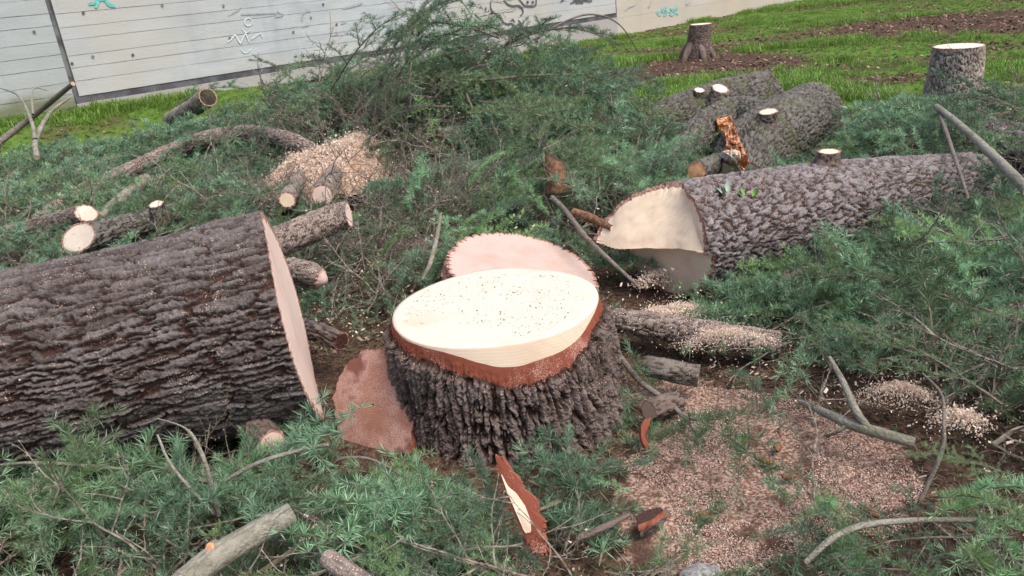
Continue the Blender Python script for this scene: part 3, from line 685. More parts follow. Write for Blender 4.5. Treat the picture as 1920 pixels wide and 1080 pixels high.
ragged_slab('bark_scrap', None, None, [(1196, 985), (1220, 975), (1248, 957), (1252, 962), (1236, 978), (1200, 998)], P(1220, 975, .06), (-.1, -.3, 1), .03, 'red_bark', jag=.25, seed=8, label='small scrap of red bark lying on the ground right of the jagged strip', cat='bark piece', sidemat='bark_flaky', rings=5, sub=4)
ragged_slab('bark_scrap', None, None, [(1196, 985), (1190, 968), (1215, 955), (1238, 952), (1246, 956), (1222, 974)], P(1220, 970, .075), (-.1, .2, 1), .02, 'bark_flaky', jag=.2, seed=18, label='small grey-backed flake of bark resting on the red bark scrap', cat='bark piece', sidemat='red_bark', rings=5, sub=4)
ragged_slab('bark_scrap', None, None, [(1206, 788), (1222, 782), (1216, 800), (1208, 815), (1216, 832), (1220, 842), (1212, 845), (1200, 815)], P(1210, 815, .08), (.2, -.8, .8), .02, 'inner_bark', jag=.2, seed=11, label='orange-red bark splinter hanging below the small cut log right of the large stump', cat='bark piece', sidemat='red_bark', rings=5, sub=4)

# ------------------------------------------------------------------ smaller logs and thick branches
def L_(name, label, pix, radii, mat='bark_limb', kind='smooth', cat='branch', res=.015, nth=40, capA='cut_pale', capB='cut_pale', eA=None, eB=None, ring=.1, **k):
    return make_log(name, label, cat, [PX(*q) for q in pix], radii, mat, kind, res, nth, endA=eA, endB=eB, capA=capA, capB=capB, ring=ring, **k)
jl, _, jloc = L_('short_log', 'mossy short log with an oval pale face, lying behind the massive trunk', [(148, 446, .36), (215, 434, .345), (330, 405, .32)], [.082, .085, .08], 'bark_mossy', 'fine', 'log', nth=80, res=.01, eA=lambda A, Z: .075*A+.05*Z, capA='cut_fresh')
stub(jl, jloc, P(298, 408, .42), (.1, -.1, 1), .036, .09, 'bark_mossy', 'cut_pink', skew=(0, .2))
L_('branch_log', 'thin dark log with a pinkish cut end pointing at the oval-faced log', [(162, 400, .40), (120, 412, .36), (60, 428, .32), (-60, 455, .25)], [.055, .058, .052, .045], 'bark_limb', 'fine', 'log', nth=50, res=.012, capA='cut_pink', eA=lambda A, Z: -.03*A+.02*Z)
bl, _, bloc = L_('curved_limb', 'long curved pale-topped limb arching over the brush towards the sawdust heap', [(70, 415, None), (140, 368, None), (250, 316, None), (330, 280, None), (400, 257, None), (470, 250, None), (540, 262, None), (600, 290, None)], [.04, .05, .055, .06, .064, .064, .06, .05], 'bark_dusty', 'fine', 'branch', nth=60, res=.015)
L_('grey_limb', 'straight grey limb rising from behind the oval-faced log', [(185, 410, .30), (230, 372, .36), (275, 335, .42)], [.04, .042, .04], 'bark_grey', nth=30)
L_('branch_log', 'sawdust-topped branch log with a clean round end, beside the sawn end of the massive trunk', [(655, 402, .47), (620, 412, .46), (560, 438, .44), (480, 470, .40)], [.066, .07, .073, .075], 'bark_dusty', 'fine', 'log', nth=60, res=.01, capA='cut_pink', eA=lambda A, Z: -.02*A, ring=.1)
L_('short_log', 'short log end showing a pale round face under the sawdust heap', [(604, 366, .42), (612, 350, .40), (635, 310, .3)], [.062, .062, .06], 'bark_dusty', 'fine', 'log', nth=50, capA='cut_pink')
L_('short_log', 'small pale log end just left of the one under the sawdust heap', [(538, 375, .44), (545, 362, .42), (570, 320, .3)], [.045, .045, .04], 'bark_dusty', 'fine', 'log', nth=40, capA='cut_pale')
L_('short_log', 'dusty rounded log end in the gap between massive trunk and stump', [(600, 523, .30), (580, 515, .32), (540, 505, .32)], [.045, .055, .055], 'bark_dusty', 'fine', 'log', nth=50, capA='cut_dusty', eA=lambda A, Z: -.04*(1-A*A-Z*Z))
L_('short_log', 'dark charred-looking log piece low between massive trunk and large stump', [(640, 640, .2), (600, 625, .2), (560, 610, .18)], [.04, .045, .04], 'bark_dark', 'flk', 'log', nth=60, capA='bark_dark')
kl, _, kloc = L_('short_log', 'small round log with ringed face poking out under the massive trunk', [(510, 832, .17), (494, 817, .165), (455, 785, .15)], [.044, .048, .05], 'bark_brown', 'fine', 'log', nth=50, capA='cut_pink', eA=lambda A, Z: .0*A, ring=.12)
L_('short_log', 'brown cut log end among needles under the small ringed log', [(487, 905, .10), (480, 925, .05)], [.032, .035], 'bark_brown', 'fine', 'log', nth=40, capA='cut_weathered')
gb, _, gbl = L_('grey_branch', 'stout grey-green branch with a knot scar, lying in the needles before the trunk', [(548, 962, .30), (480, 1000, .29), (395, 1052, .28), (330, 1110, .26)], [.028, .031, .033, .036], 'bark_grey', 'smooth', nth=40, capA='bark_grey')
stub(gb, gbl, P(397, 1026, .315), (-.1, -.8, .7), .012, .008, 'bark_grey', 'torn_wood', flare=1.5)
L_('grey_branch', 'pale speckled branch end entering beside the stout grey-green branch', [(612, 1045, .3), (640, 1065, .29), (690, 1100, .27)], [.022, .023, .024], 'bark_dusty', 'smooth', nth=30, capA='bark_grey')
L_('branch_stub', 'mossy blunt branch end pointing up towards the concrete wall', [(390, 182, .75), (360, 203, .62), (318, 225, .48)], [.085, .08, .07], 'bark_grey', 'fine', nth=40, capA='bark_mossy')
L_('branch_stub', 'little upright branch stub with a flat pale top near the mossy blunt branch', [(327, 232, .40), (325, 245, .30), (322, 260, .18)], [.062, .062, .065], 'bark_limb', 'fine', nth=40, capA='cut_fresh')
L_('bare_branch', 'straight dark bare branch leaning up against the wall at the picture edge', [(137, 157, .95), (90, 195, .72), (40, 235, .5), (-20, 280, .3)], [.022, .03, .034, .038], 'bark_limb', 'smooth', nth=16, capA='cut_weathered')
fb, _, fbl = L_('bare_branch', 'pale forked bare branch with its cut foot resting on the brush', [(69, 296, .45), (66, 270, .55), (72, 250, .6), (95, 210, .75), (132, 182, .85)], [.026, .024, .024, .018, .008], 'bark_grey', 'smooth', nth=14)
make_log('fork', None, None, [P(66, 262, .58)-fbl, P(58, 225, .7)-fbl, P(35, 180, .85)-fbl, P(0, 165, .9)-fbl], [.02, .016, .011, .006], 'bark_grey', 'smooth', .03, 10, part=True, parent=fb, capA=None, capB=None)
make_log('fork', None, None, [P(62, 215, .72)-fbl, P(60, 180, .85)-fbl, P(66, 165, .9)-fbl, P(90, 170, .85)-fbl], [.012, .01, .008, .004], 'bark_grey', 'smooth', .03, 10, part=True, parent=fb, capA=None, capB=None)
L_('brown_branch', 'long brown branch sloping down in front of the grey-brown small stump', [(1756, 200, .55), (1800, 235, .53), (1860, 290, .52), (1930, 360, .5)], [.018, .020, .022, .024], 'bark_grey', 'smooth', nth=18, capA='cut_weathered')
L_('brown_branch', 'thinner branch hanging from the same spot as the long brown branch', [(1757, 202, .53), (1775, 250, .5), (1795, 310, .46), (1815, 370, .4)], [.012, .011, .009, .006], 'bark_limb', 'smooth', nth=12)
L_('half_hidden_log', 'bark-covered log half hidden by boughs at the grassy side of the brown branch', [(1830, 262, .25), (1880, 275, .25), (1990, 300, .25)], [.16, .17, .17], 'bark_flaky', 'flk', 'log', nth=90, res=.012)
L_('short_log', 'small round log end with brown rings low beside the notched log', [(1481, 533, .16), (1492, 528, .15), (1540, 510, .1)], [.052, .055, .05], 'bark_brown', 'fine', 'log', nth=50, capA='cut_weathered')
L_('short_log', 'tiny pale log end among needles just above the brown-ringed one', [(1563, 468, .16), (1570, 465, .15), (1600, 450, .1)], [.03, .03, .03], 'bark_brown', 'fine', 'log', nth=30, capA='cut_weathered')
L_('buried_log', 'dull brown log sunk in litter, below the sawdust-topped branch log', [(560, 478, .12), (680, 474, .11), (800, 480, .1), (860, 486, .05)], [.07, .08, .085, .07], 'bark_dusty', 'fine', 'log', nth=60, res=.012)
L_('sawdust_log', 'buried log heaped with sawdust to the side of the large stump', [(1150, 600, .14), (1230, 612, .13), (1340, 630, .12), (1460, 648, .08)], [.045, .052, .055, .05], 'bark_dusty', 'fine', 'log', nth=60, res=.012)
L_('short_log', 'dark smooth branch log lying in shade under the sawdust-heaped log', [(1212, 686, .12), (1245, 693, .12), (1310, 705, .1)], [.033, .035, .035], 'bark_limb', 'fine', 'log', nth=36)
L_('short_log', 'little cut log with a tan face at the foot of the large stump', [(1216, 771, .085), (1232, 765, .08), (1270, 755, .06)], [.033, .035, .033], 'bark_brown', 'fine', 'log', nth=36, capA='cut_weathered')
hb, _, hbl = L_('forked_branch', 'grey forked branch with an orange cut tip lying across the sawdust', [(1715, 830, .12), (1660, 815, .13), (1600, 797, .13), (1560, 780, .12), (1500, 752, .08)], [.016, .018, .018, .015, .010], 'bark_grey', 'smooth', nth=20, capA='torn_wood')
make_log('fork', None, None, [P(1628, 805, .13)-hbl, P(1605, 770, .18)-hbl, P(1580, 715, .22)-hbl, P(1555, 670, .25)-hbl], [.014, .012, .010, .006], 'bark_grey', 'smooth', .02, 12, part=True, parent=hb, capA=None, capB=None)
make_log('fork', None, None, [P(1590, 795, .13)-hbl, P(1570, 810, .1)-hbl, P(1548, 818, .06)-hbl], [.008, .006, .003], 'bark_grey', 'smooth', .02, 10, part=True, parent=hb, capA=None, capB=None)
L_('wood_chunk', 'upright split orange-brown chunk stuck in the brush behind the round slab', [(1038, 296, -4.45), (1042, 325, -4.42), (1046, 360, -4.4)], [.046, .056, .06], 'old_wood', 'smooth', 'log', nth=7, capA='bark_brown', ring=0, lump=.25, eA=lambda A, Z: .03*A+.02*np.sin(Z*5))
L_('thin_branch', 'slender grey branch slanting from the brush down to the round slab', [(1035, 370, .45), (1060, 395, .42), (1095, 440, .36), (1130, 475, .3), (1200, 540, .2)], [.013, .013, .012, .010, .007], 'bark_limb', 'smooth', nth=14)
L_('thin_branch', 'reddish peeled branch piece pointing at the notched log', [(1075, 398, .38), (1110, 410, .36), (1148, 428, .34)], [.022, .024, .014], 'old_wood', 'smooth', nth=12)
L_('thin_branch', 'slim branch slanting from the foot of the large stump over the sawdust', [(1160, 665, .16), (1200, 715, .12), (1260, 760, .08), (1325, 830, .03)], [.010, .011, .009, .005], 'bark_limb', 'smooth', nth=10)
L_('thin_branch', 'long arched twig crossing the needles under the sawdust patch', [(1510, 1055, .12), (1560, 1010, .18), (1620, 985, .2), (1720, 975, .2), (1830, 975, .17)], [.007, .008, .008, .007, .006], 'bark_grey', 'smooth', nth=10)
L_('thin_branch', 'dark curving stem rising over the boughs beside the forked grey branch', [(1730, 700, .3), (1765, 740, .3), (1770, 800, .27), (1765, 850, .22), (1725, 940, .12)], [.003, .0045, .005, .006, .006], 'bark_limb', 'smooth', nth=10)
L_('thin_branch', 'knobbly bare twig standing up in front of the massive trunk', [(295, 785, .50), (350, 805, .48), (378, 850, .42), (395, 905, .33), (410, 965, .2)], [.004, .005, .006, .007, .008], 'bark_grey', 'smooth', nth=8, res=.006)
L_('thin_branch', 'second bare twig meeting the knobbly one near the grey-green branch', [(295, 815, .45), (320, 870, .38), (370, 930, .28), (410, 965, .2)], [.003, .004, .005, .006], 'bark_grey', 'smooth', nth=8, res=.006)
L_('thin_branch', 'smooth pale twig with a snapped tip crossing below the small ringed log', [(615, 833, .34), (560, 845, .33), (480, 870, .30), (400, 915, .22)], [.006, .006, .007, .006], 'bark_grey', 'smooth', nth=8, res=.008)
L_('thin_branch', 'long thin twig running along the underside of the massive trunk', [(0, 872, .3), (60, 868, .33), (150, 872, .33), (240, 880, .3)], [.004, .005, .005, .004], 'bark_grey', 'smooth', nth=8)
L_('thin_branch', 'bent twig lying over the bottom of the reddish wedge', [(622, 877, .16), (640, 860, .2), (690, 860, .19), (745, 885, .14)], [.005, .005, .005, .004], 'bark_limb', 'smooth', nth=8)
L_('thin_branch', 'thin bare branch arching over the forked limb towards the wall footing', [(1000, 75, -6.9), (1060, 40, -7.0), (1110, 27, -7.1), (1160, 45, -7.1), (1200, 100, -7.2)], [.010, .009, .008, .006, .004], 'bark_limb', 'smooth', nth=8)
L_('thin_branch', 'grey crooked root-like twig hanging between round slab and brush', [(826, 405, .45), (820, 440, .38), (808, 490, .3), (792, 525, .22)], [.008, .011, .012, .009], 'bark_grey', 'smooth', nth=10)
L_('thin_branch', 'dark slanting branch poking through needles near the frame corner stone', [(1085, 1010, .1), (1130, 990, .12), (1180, 965, .1)], [.008, .010, .006], 'bark_brown', 'smooth', nth=10)

# stone, cones, leaf
def lump_mesh(name, c, r, mat, seed, parent=None, label=None, cat=None, n=24, amp=.25, group=None):
    u = np.linspace(0, math.pi, n)[:, None]; v = np.arange(n*2)/(n*2)*2*math.pi
    x = np.sin(u)*np.cos(v); y = np.sin(u)*np.sin(v); z = np.cos(u)*np.ones_like(v)
    k = 1+amp*(fbm(x*2+5+seed, y*2+z*2+5, seed, 4)-.5)*2
    V = np.stack([x*k*r[0], y*k*r[1], z*k*r[2]], -1)
    return link(name, mesh(name, V.reshape(-1, 3), grid_faces(n, n*2, True), [MAT[mat]], True), parent, label, cat, group, loc=c)
lump_mesh('stone', P(1318, 1088, .0), (.062, .06, .03), 'rock', 3, None, 'pale grey speckled stone at the edge of the sawdust, cut by the frame', 'stone')
def cone(px, py, L, a, label):
    c = P(px, py, .03); n = 18; nt_ = 14
    u = np.linspace(0, 1, n)[:, None]; v = np.arange(nt_)/nt_*6.283
    rr = .017*np.sin(np.clip(u*.95+.05, 0, 1)*math.pi)**.5*(1+.18*np.sin(u*60+v*2))
    V = np.stack([(u-.5)*L*np.ones_like(v), rr*np.cos(v), rr*np.sin(v)], -1)
    V = V*.78
    o = link('cedar_cone', mesh('cedar_cone', V, grid_faces(n, nt_, True), [MAT['cone']], True), None, label, 'cone', 'brown cones fallen in the sawdust', loc=c); o.rotation_euler = (0, .1, a)
cone(1432, 862, .085, -.75, 'brown cone lying in sawdust, next to the small green sprout')
cone(1458, 838, .08, 1.1, 'brown curled cone just above the one by the green sprout')
cone(1482, 892, .075, .2, 'dark brown cone beside the thin twig in the middle of the sawdust')
cone(1325, 968, .07, -.5, 'reddish cone at the needle edge near the grey stone')
cone(1630, 958, .09, -.9, 'long split brown cone where sawdust meets the green boughs')
def leafy(c, r, mat, label, n=5, name='leaf_cluster', up=.03):
    vs = []; fs = []
    for k in range(n):
        a = rnd.uniform(0, 6.3); R = r*rnd.uniform(.6, 1); cc = np.array([math.cos(a), math.sin(a), 0])*r*.5
        t = np.array([math.cos(a), math.sin(a), rnd.uniform(.1, .8)]); sd_ = np.array([-math.sin(a), math.cos(a), .1]); b0 = len(vs)
        for u_, w_ in ((0, 0), (.25, .3), (.6, .38), (.85, .2), (1, 0), (.85, -.2), (.6, -.38), (.25, -.3)): vs.append(cc+t*R*u_+sd_*R*w_+np.array([0, 0, up*u_]))
        vs.append(cc+t*R*.5-np.array([0, 0, R*.08])); fs += [[b0+8, b0+i, b0+(i+1) % 8] for i in range(8)]
    o = link(name, None, None, label, 'leaf', loc=c)
    k = 0
    for q in range(n):
        link('leaf', mesh('leaf', np.array(vs[q*9:q*9+9]), np.array(fs[q*8:q*8+8])-q*9, [MAT[mat]], True), o)
    return o
leafy(HIT(1403, 376)+np.array([0, 0, .012]), .045, 'leaf', 'bright green ivy leaf lying on top of the notched log', 4)
leafy(HIT(1366, 370)+np.array([0, 0, .012]), .04, 'leaf_pale', 'pale bleached leaf on the notched log beside the bright green one', 3)
leafy(P(1385, 838, .02), .03, 'leaf', 'tiny bright green sprout growing in the sawdust', 5)

# ------------------------------------------------------------------ cedar foliage
class Plant:
    def __init__(s, seed): s.r = random.Random(seed); s.np = np.random.default_rng(seed); s.stems = []; s.nb = []; s.nd = []; s.nl = []; s.nt = []; s.nr = []
    def stem(s, pts, r0, r1): s.stems.append((np.array(pts), r0, r1))
    def rosette(s, p, d, k=15, L=.026, spread=1.1, tip=0., rr=None):
        D = s.np.normal(size=(k, 3))*spread*.55+np.array(d)[None, :]; D /= np.linalg.norm(D, axis=1, keepdims=True)
        s.nb.append(np.tile(p, (k, 1))+D*.001); s.nd.append(D); s.nl.append(L*s.np.uniform(.7, 1.1, k)); s.nt.append(np.full(k, tip)); s.nr.append(s.np.uniform(0, 1, k)*.6+(s.np.uniform() if rr is None else rr)*.4)
    def build(s, needle_w=.0023):
        V = []; F = []; o = 0
        for pts, r0, r1 in s.stems:
            n = len(pts); t = np.gradient(pts, axis=0); t /= np.maximum(np.linalg.norm(t, axis=1, keepdims=True), 1e-9); a, z = rot_to(t)
            sd = 5 if r0 > .004 else 3; th_ = np.arange(sd)/sd*6.283; rr_ = np.linspace(r0, r1, n)[:, None]
            P_ = pts[:, None, :]+(a[:, None, :]*np.cos(th_)[None, :, None]+z[:, None, :]*np.sin(th_)[None, :, None])*rr_[..., None]
            V.append(P_.reshape(-1, 3)); F.append(grid_faces(n, sd, True, o)); o += n*sd
        SV = np.vstack(V); SF = np.vstack(F)
        if not s.nb: return SV, SF, np.zeros((0, 3)), np.zeros((0, 4), int), np.zeros(0), np.zeros(0)
        B = np.vstack(s.nb); D = np.vstack(s.nd); L = np.concatenate(s.nl)[:, None]; T = np.concatenate(s.nt); R = np.concatenate(s.nr)
        X = s.np.normal(size=B.shape); sdv = np.cross(D, X); sdv /= np.linalg.norm(sdv, axis=1, keepdims=True)
        w_ = needle_w*.5
        bend = np.array([0, 0, -1.])*0
        v = np.stack([B, B+D*L*.4+sdv*w_, B+D*L, B+D*L*.4-sdv*w_], 1).reshape(-1, 3); k = len(B)
        return SV, SF, v, np.arange(4*k).reshape(-1, 4), np.repeat(T, 4), np.repeat(R, 4)
def polyl(rn, p, d, L, step, droop=0., wob=.15, curl=0.):
    pts = [np.array(p, float)]; d = np.array(d, float); d /= np.linalg.norm(d); n = max(3, int(L/step)); st_ = L/n; ds = []
    for i in range(n):
        d = d+np.array([rn.gauss(0, wob), rn.gauss(0, wob), rn.gauss(0, wob*.7)])*.3+np.array([0, 0, -droop])*(i/n)+np.array([-d[1], d[0], 0])*curl/n
        d /= np.linalg.norm(d); pts.append(pts[-1]+d*st_); ds.append(d.copy())
    ds.append(ds[-1]); return np.array(pts), ds
def shoot(pl, p, d, L, r0, level, up=(0, 0, 1), dense=1., droop=.0, nl=.038, bare=.0, wob=.15, side_len=.35, k=14):
    """leafy shoot: rosettes along it, side shoots left and right"""
    rn = pl.r; pts, ds = polyl(rn, p, d, L, .021 if level == 0 else .023, droop, wob)
    pl.stem(pts, r0, max(.0006, r0*.3)); n = len(pts); up = np.array(up, float); tone = rn.random()
    sidev = np.cross(ds[0], up); sidev /= max(np.linalg.norm(sidev), 1e-6)
    for i in range(1, n):
        f = i/(n-1)
        if f < bare: continue
        tip = f > .82
        if level == 0 or tip or rn.random() < .75*dense:
            if level == 0 and tip:
                for _ in range(2): pl.rosette(pts[i], ds[i]*.9+up*.2, 7, nl*.95, 1.2, 1., tone)
            else: pl.rosette(pts[i], up*.55+ds[i]*.35+sidev*rn.uniform(-.6, .6), int(k*dense), nl, 1.15, f*.4, tone)
    if level > 0:
        gap = .058 if level == 1 else .11
        m_ = int(L/gap); sgn = 1
        for q in range(1, m_):
            f = q/m_
            if f < bare*.8: continue
            i = min(n-1, int(f*n)); sgn = -sgn
            l = L*side_len*(1-.65*f)*rn.uniform(.7, 1.2)*(1.2 if level == 2 else 1)*min(1, .5+f*2)
            if l < .03: continue
            dd = ds[i]*.75+sidev*sgn*rn.uniform(.6, 1.)+up*rn.uniform(-.12, .28)
            shoot(pl, pts[i], dd, l, r0*.5, level-1, up, dense, droop*.7, nl, 0., wob, .42, k)
def bare_twig(pl, p, d, L, r0, level, droop=.05, knob=True):
    rn = pl.r; pts, ds = polyl(rn, p, d, L, .02, droop, .35, rn.uniform(-.5, .5)); pl.stem(pts, r0, r0*.35); n = len(pts)
    for i in range(1, n):
        if knob and rn.random() < .7:
            q = np.array([rn.gauss(0, 1), rn.gauss(0, 1), rn.gauss(0, 1)]); q /= np.linalg.norm(q); pl.stem([pts[i], pts[i]+q*.004, pts[i]+q*.008], .0022, .0015)
        if level and rn.random() < .28:
            q = np.array([rn.gauss(0, 1), rn.gauss(0, 1), rn.gauss(0, .6)])*.8+ds[i]*.8
            bare_twig(pl, pts[i], q, L*rn.uniform(.25, .55), r0*.55, level-1, droop, knob)
def proto_mesh(name, pl, nm='needle', sm='twig', nw=.0023):
    SV, SF, NV, NF, T, R = pl.build(nw); o = len(SV)
    fs = [SF]; 
    if len(NF): fs.append(NF+o)
    return mesh(name, np.vstack([SV, NV]) if len(NF) else SV, fs, [MAT[sm], MAT[nm]], False, {'tip': np.concatenate([np.zeros(o), T]), 'rnd': np.concatenate([np.zeros(o), R])},
                np.concatenate([np.zeros(len(SF)), np.ones(len(NF))]))
def collection(name, items):
    c = bpy.data.collections.new(name)
    for i, (nm, me) in enumerate(items):
        o = bpy.data.objects.new(f'{nm}_{i:02d}', me); c.objects.link(o)
    return c
sprigs = []
for k in range(7):
    pl = Plant(100+k); L = (.40, .50, .34, .44, .56, .30, .42)[k]
    shoot(pl, (0, 0, 0), (1, 0, .05), L, .0032, 1, droop=(.05, .12, 0, .2, .08, -.1, .1)[k], nl=.043 if k % 2 else .036, side_len=.46, k=25, bare=.10, dense=1.)
    sprigs.append(('sprig', proto_mesh('sprig', pl, 'needle_light' if k in (4,) else 'needle')))
C_SPRIG = collection('cedar_sprigs', sprigs)
far_sprigs = []
for k in range(3):
    pl = Plant(140+k); shoot(pl, (0, 0, 0), (1, 0, .05), .5, .004, 1, droop=.12, nl=.045, side_len=.4, k=8, bare=.1)
    far_sprigs.append(('sprig', proto_mesh('sprig', pl, 'needle', nw=.0048)))
C_FAR = collection('cedar_sprigs_far', far_sprigs)
twigs = []
for k in range(6):
    pl = Plant(200+k); bare_twig(pl, (0, 0, 0), (1, 0, 0), (.35, .5, .28, .6, .42, .7)[k], (.0035, .005, .003, .006, .004, .007)[k], 2)
    twigs.append(('twig', proto_mesh('twig', pl, 'needle', 'twig_grey' if k % 2 else 'twig')))
C_TWIG = collection('bare_twigs', twigs)
def chips(name, mat, n, seed, size=(.006, .003, .0012), curl=False):
    it = []; rn = random.Random(seed)
    for k in range(n):
        a, b, c = [q*rn.uniform(.6, 1.4) for q in size]
        v = [(-a, -b, 0), (a*rn.uniform(.6, 1), -b*rn.uniform(.5, 1), 0), (a, b, 0), (-a*rn.uniform(.6, 1), b*rn.uniform(.5, 1), 0)]; v = [(x, y, z+(c*3 if curl and i in (1, 2) else 0)) for i, (x, y, z) in enumerate(v)]
        v += [(x, y, z+c) for x, y, z in v]
        it.append(('chip', mesh('chip', v, BF, [mat], False)))
    return collection(name, it)
CH_MIX = chip_mat('sawdust_chips', [(.66, .52, .43), (.58, .43, .35), (.74, .62, .53), (.28, .11, .07), (.54, .38, .30), (.16, .08, .06), (.44, .24, .18), (.70, .57, .48)])
CH_PALE = chip_mat('pale_chips', [(.76, .61, .48), (.68, .52, .40), (.80, .68, .57), (.70, .56, .45), (.54, .38, .27), (.77, .65, .55)])
CH_DARK = chip_mat('litter_chips', [(.10, .06, .04), (.20, .12, .09), (.14, .075, .06), (.30, .21, .15), (.07, .05, .04), (.22, .11, .08), (.13, .13, .06)])
C_CHIP = chips('sawdust_chips', CH_MIX, 5, 1); C_PALE = chips('pale_chips', CH_PALE, 5, 2); C_SHAV = chips('shavings', CH_PALE, 4, 3, (.016, .005, .003), True)
C_LIT = chips('litter', CH_DARK, 6, 4, (.030, .016, .004), True)
gl = []
for k in range(5):
    rn = random.Random(300+k); V = []; tip = []; r_ = []
    for b_ in range(34):
        a = rn.uniform(0, 6.3); p = np.array([rn.gauss(0, .05), rn.gauss(0, .05), 0]); h = rn.uniform(.03, .075)*(1.3 if k == 0 else 1); lean = np.array([math.cos(a), math.sin(a), 0])*h*rn.uniform(.2, .9)
        s_ = np.array([-math.sin(a), math.cos(a), 0])*.0028; tone = rn.random()
        V += [p+s_, p-s_, p+lean*.4+np.array([0, 0, h*.7])-s_*.7, p+lean*.4+np.array([0, 0, h*.7])+s_*.7, p+lean+np.array([0, 0, h])]; tip += [0, 0, .5, .5, 1]; r_ += [tone]*5
    nb = len(V)//5; q4 = np.array([[5*i, 5*i+1, 5*i+2, 5*i+3] for i in range(nb)]); q3 = np.array([[5*i+3, 5*i+2, 5*i+4] for i in range(nb)])
    gl.append(('tuft', mesh('tuft', np.array(V), [q4, q3], [MAT['grass']], False, {'tip': tip, 'rnd': r_})))
C_GRASS = collection('grass_tufts', gl)

def scatter(name, pts, rots, scl, idx, coll, label, cat, loc=(0, 0, 0), parent=None):
    me = bpy.data.meshes.new(name); pts = np.asarray(pts, float)-np.array(loc); me.vertices.add(len(pts)); me.vertices.foreach_set('co', pts.astype(np.float32).ravel())
    a = me.attributes.new('rot', 'FLOAT_VECTOR', 'POINT'); a.data.foreach_set('vector', np.asarray(rots, dtype=np.float32).ravel())
    a = me.attributes.new('scl', 'FLOAT', 'POINT'); a.data.foreach_set('value', np.asarray(scl, dtype=np.float32))
    a = me.attributes.new('idx', 'INT', 'POINT'); a.data.foreach_set('value', np.asarray(idx, dtype=np.int32))
    me.update(); o = link(name, me, parent, label, cat, kind='stuff', loc=None if parent else loc)
    g = bpy.data.node_groups.new(name, 'GeometryNodeTree'); g.interface.new_socket('Geometry', in_out='INPUT', socket_type='NodeSocketGeometry'); g.interface.new_socket('Geometry', in_out='OUTPUT', socket_type='NodeSocketGeometry')
    gi = g.nodes.new('NodeGroupInput'); go = g.nodes.new('NodeGroupOutput'); ip = g.nodes.new('GeometryNodeInstanceOnPoints'); ci = g.nodes.new('GeometryNodeCollectionInfo')
    ci.inputs['Collection'].default_value = coll; ci.inputs['Separate Children'].default_value = True; ci.inputs['Reset Children'].default_value = True
    def na(nm, ty): x = g.nodes.new('GeometryNodeInputNamedAttribute'); x.data_type = ty; x.inputs[0].default_value = nm; return x.outputs[0]
    l = g.links.new; l(gi.outputs[0], ip.inputs['Points']); l(ci.outputs[0], ip.inputs['Instance']); ip.inputs['Pick Instance'].default_value = True
    l(na('idx', 'INT'), ip.inputs['Instance Index']); l(na('scl', 'FLOAT'), ip.inputs['Scale'])
    e = g.nodes.new('FunctionNodeEulerToRotation'); l(na('rot', 'FLOAT_VECTOR'), e.inputs[0]); l(e.outputs[0], ip.inputs['Rotation']); l(ip.outputs[0], go.inputs[0])
    md = o.modifiers.new('scatter', 'NODES'); md.node_group = g
    return o

def seg_dist(x, y, a, b):
    a = np.array(a[:2]); b = np.array(b[:2]); d = b-a; t = np.clip(((x-a[0])*d[0]+(y-a[1])*d[1])/np.dot(d, d), 0, 1)
    return np.hypot(x-a[0]-t*d[0], y-a[1]-t*d[1])
GRASS2 = [P(x, y, 0)[:2] for x, y in ((-400, 150), (330, 150), (300, 215), (230, 240), (0, 250), (-400, 280))]
GRASSPOLY = [P(x, y, 0)[:2] for x, y in ((-400, 150), (1260, 170), (1250, 60), (1260, -60), (2600, -60), (2600, 240), (1900, 225), (1760, 215), (1560, 190), (1450, 150), (1290, 165))]
DZ = [P(x, y, 0)[:2] for x, y in ((1215, 730), (1330, 735), (1480, 790), (1560, 840), (1700, 850), (1690, 930), (1560, 985), (1400, 1010), (1360, 1100), (1200, 1100), (1170, 930), (1215, 850))]
LOGS = [((-3.6, 2.2), (-.88, 2.8), .40), ((.80, 3.68), (2.3, 4.35), .30), ((SX, SY-.05), (SX+.001, SY-.04), .50), ((.04, 3.6), (.05, 3.61), .42), ((-.60, 2.48), (-.5, 2.6), .20),
        (P(1520, 215, .3), P(1385, 345, .15), .27), (P(1435, 185, .28), P(1260, 232, .22), .25)]
TOPL = [(P(150, 447, .34), P(310, 408, .3), .10), (P(655, 402, .47), P(560, 438, .44), .09), (P(400, 252, .62), P(540, 262, .62), .09), (P(604, 340, .5), P(604, 340, .51), .26), (P(1175, 600, .14), P(1440, 645, .12), .09)]
def allow(x, y, lim=0.):
    ok = ~poly_mask(x, y, GRASSPOLY) & ~poly_mask(x, y, GRASS2)
    for a, b_, r in LOGS: ok &= seg_dist(x, y, a, b_) > r+lim
    return ok
MID = [P(x, y, 0)[:2] for x, y in ((430, 400), (560, 350), (820, 350), (850, 440), (840, 520), (760, 640), (620, 680), (560, 500))]
NN = 60000
X = rng.uniform(-5.5, 5.5, NN); Y = rng.uniform(1.3, 9.3, NN); hh = H(X, Y)
dens = np.clip(hh/.10, np.where((X > .9) & (Y < 3.2), .6, .12), 1)*(.18+1.6*sst(.38, .60, fbm(X*2.6, Y*2.6, 66, 3)))*np.clip(1.15-Y/16, .3, 1)
dz = poly_mask(X, Y, DZ)
dens = np.where(dz, .24, dens); dens = np.where(poly_mask(X, Y, MID), dens*.38, dens)
keep = (rng.uniform(0, 1, NN) < dens*np.where(Y < 3.2, .13, .17)) & allow(X, Y, .02) & (hh > .01)
keep &= (np.abs(X) < Y*.80+.5)
X, Y, hh = X[keep], Y[keep], hh[keep]; u = rng.uniform(0, 1, len(X))**.55
Zb = gz(X, Y)*(Y > 7)+hh*u*1.0+.01
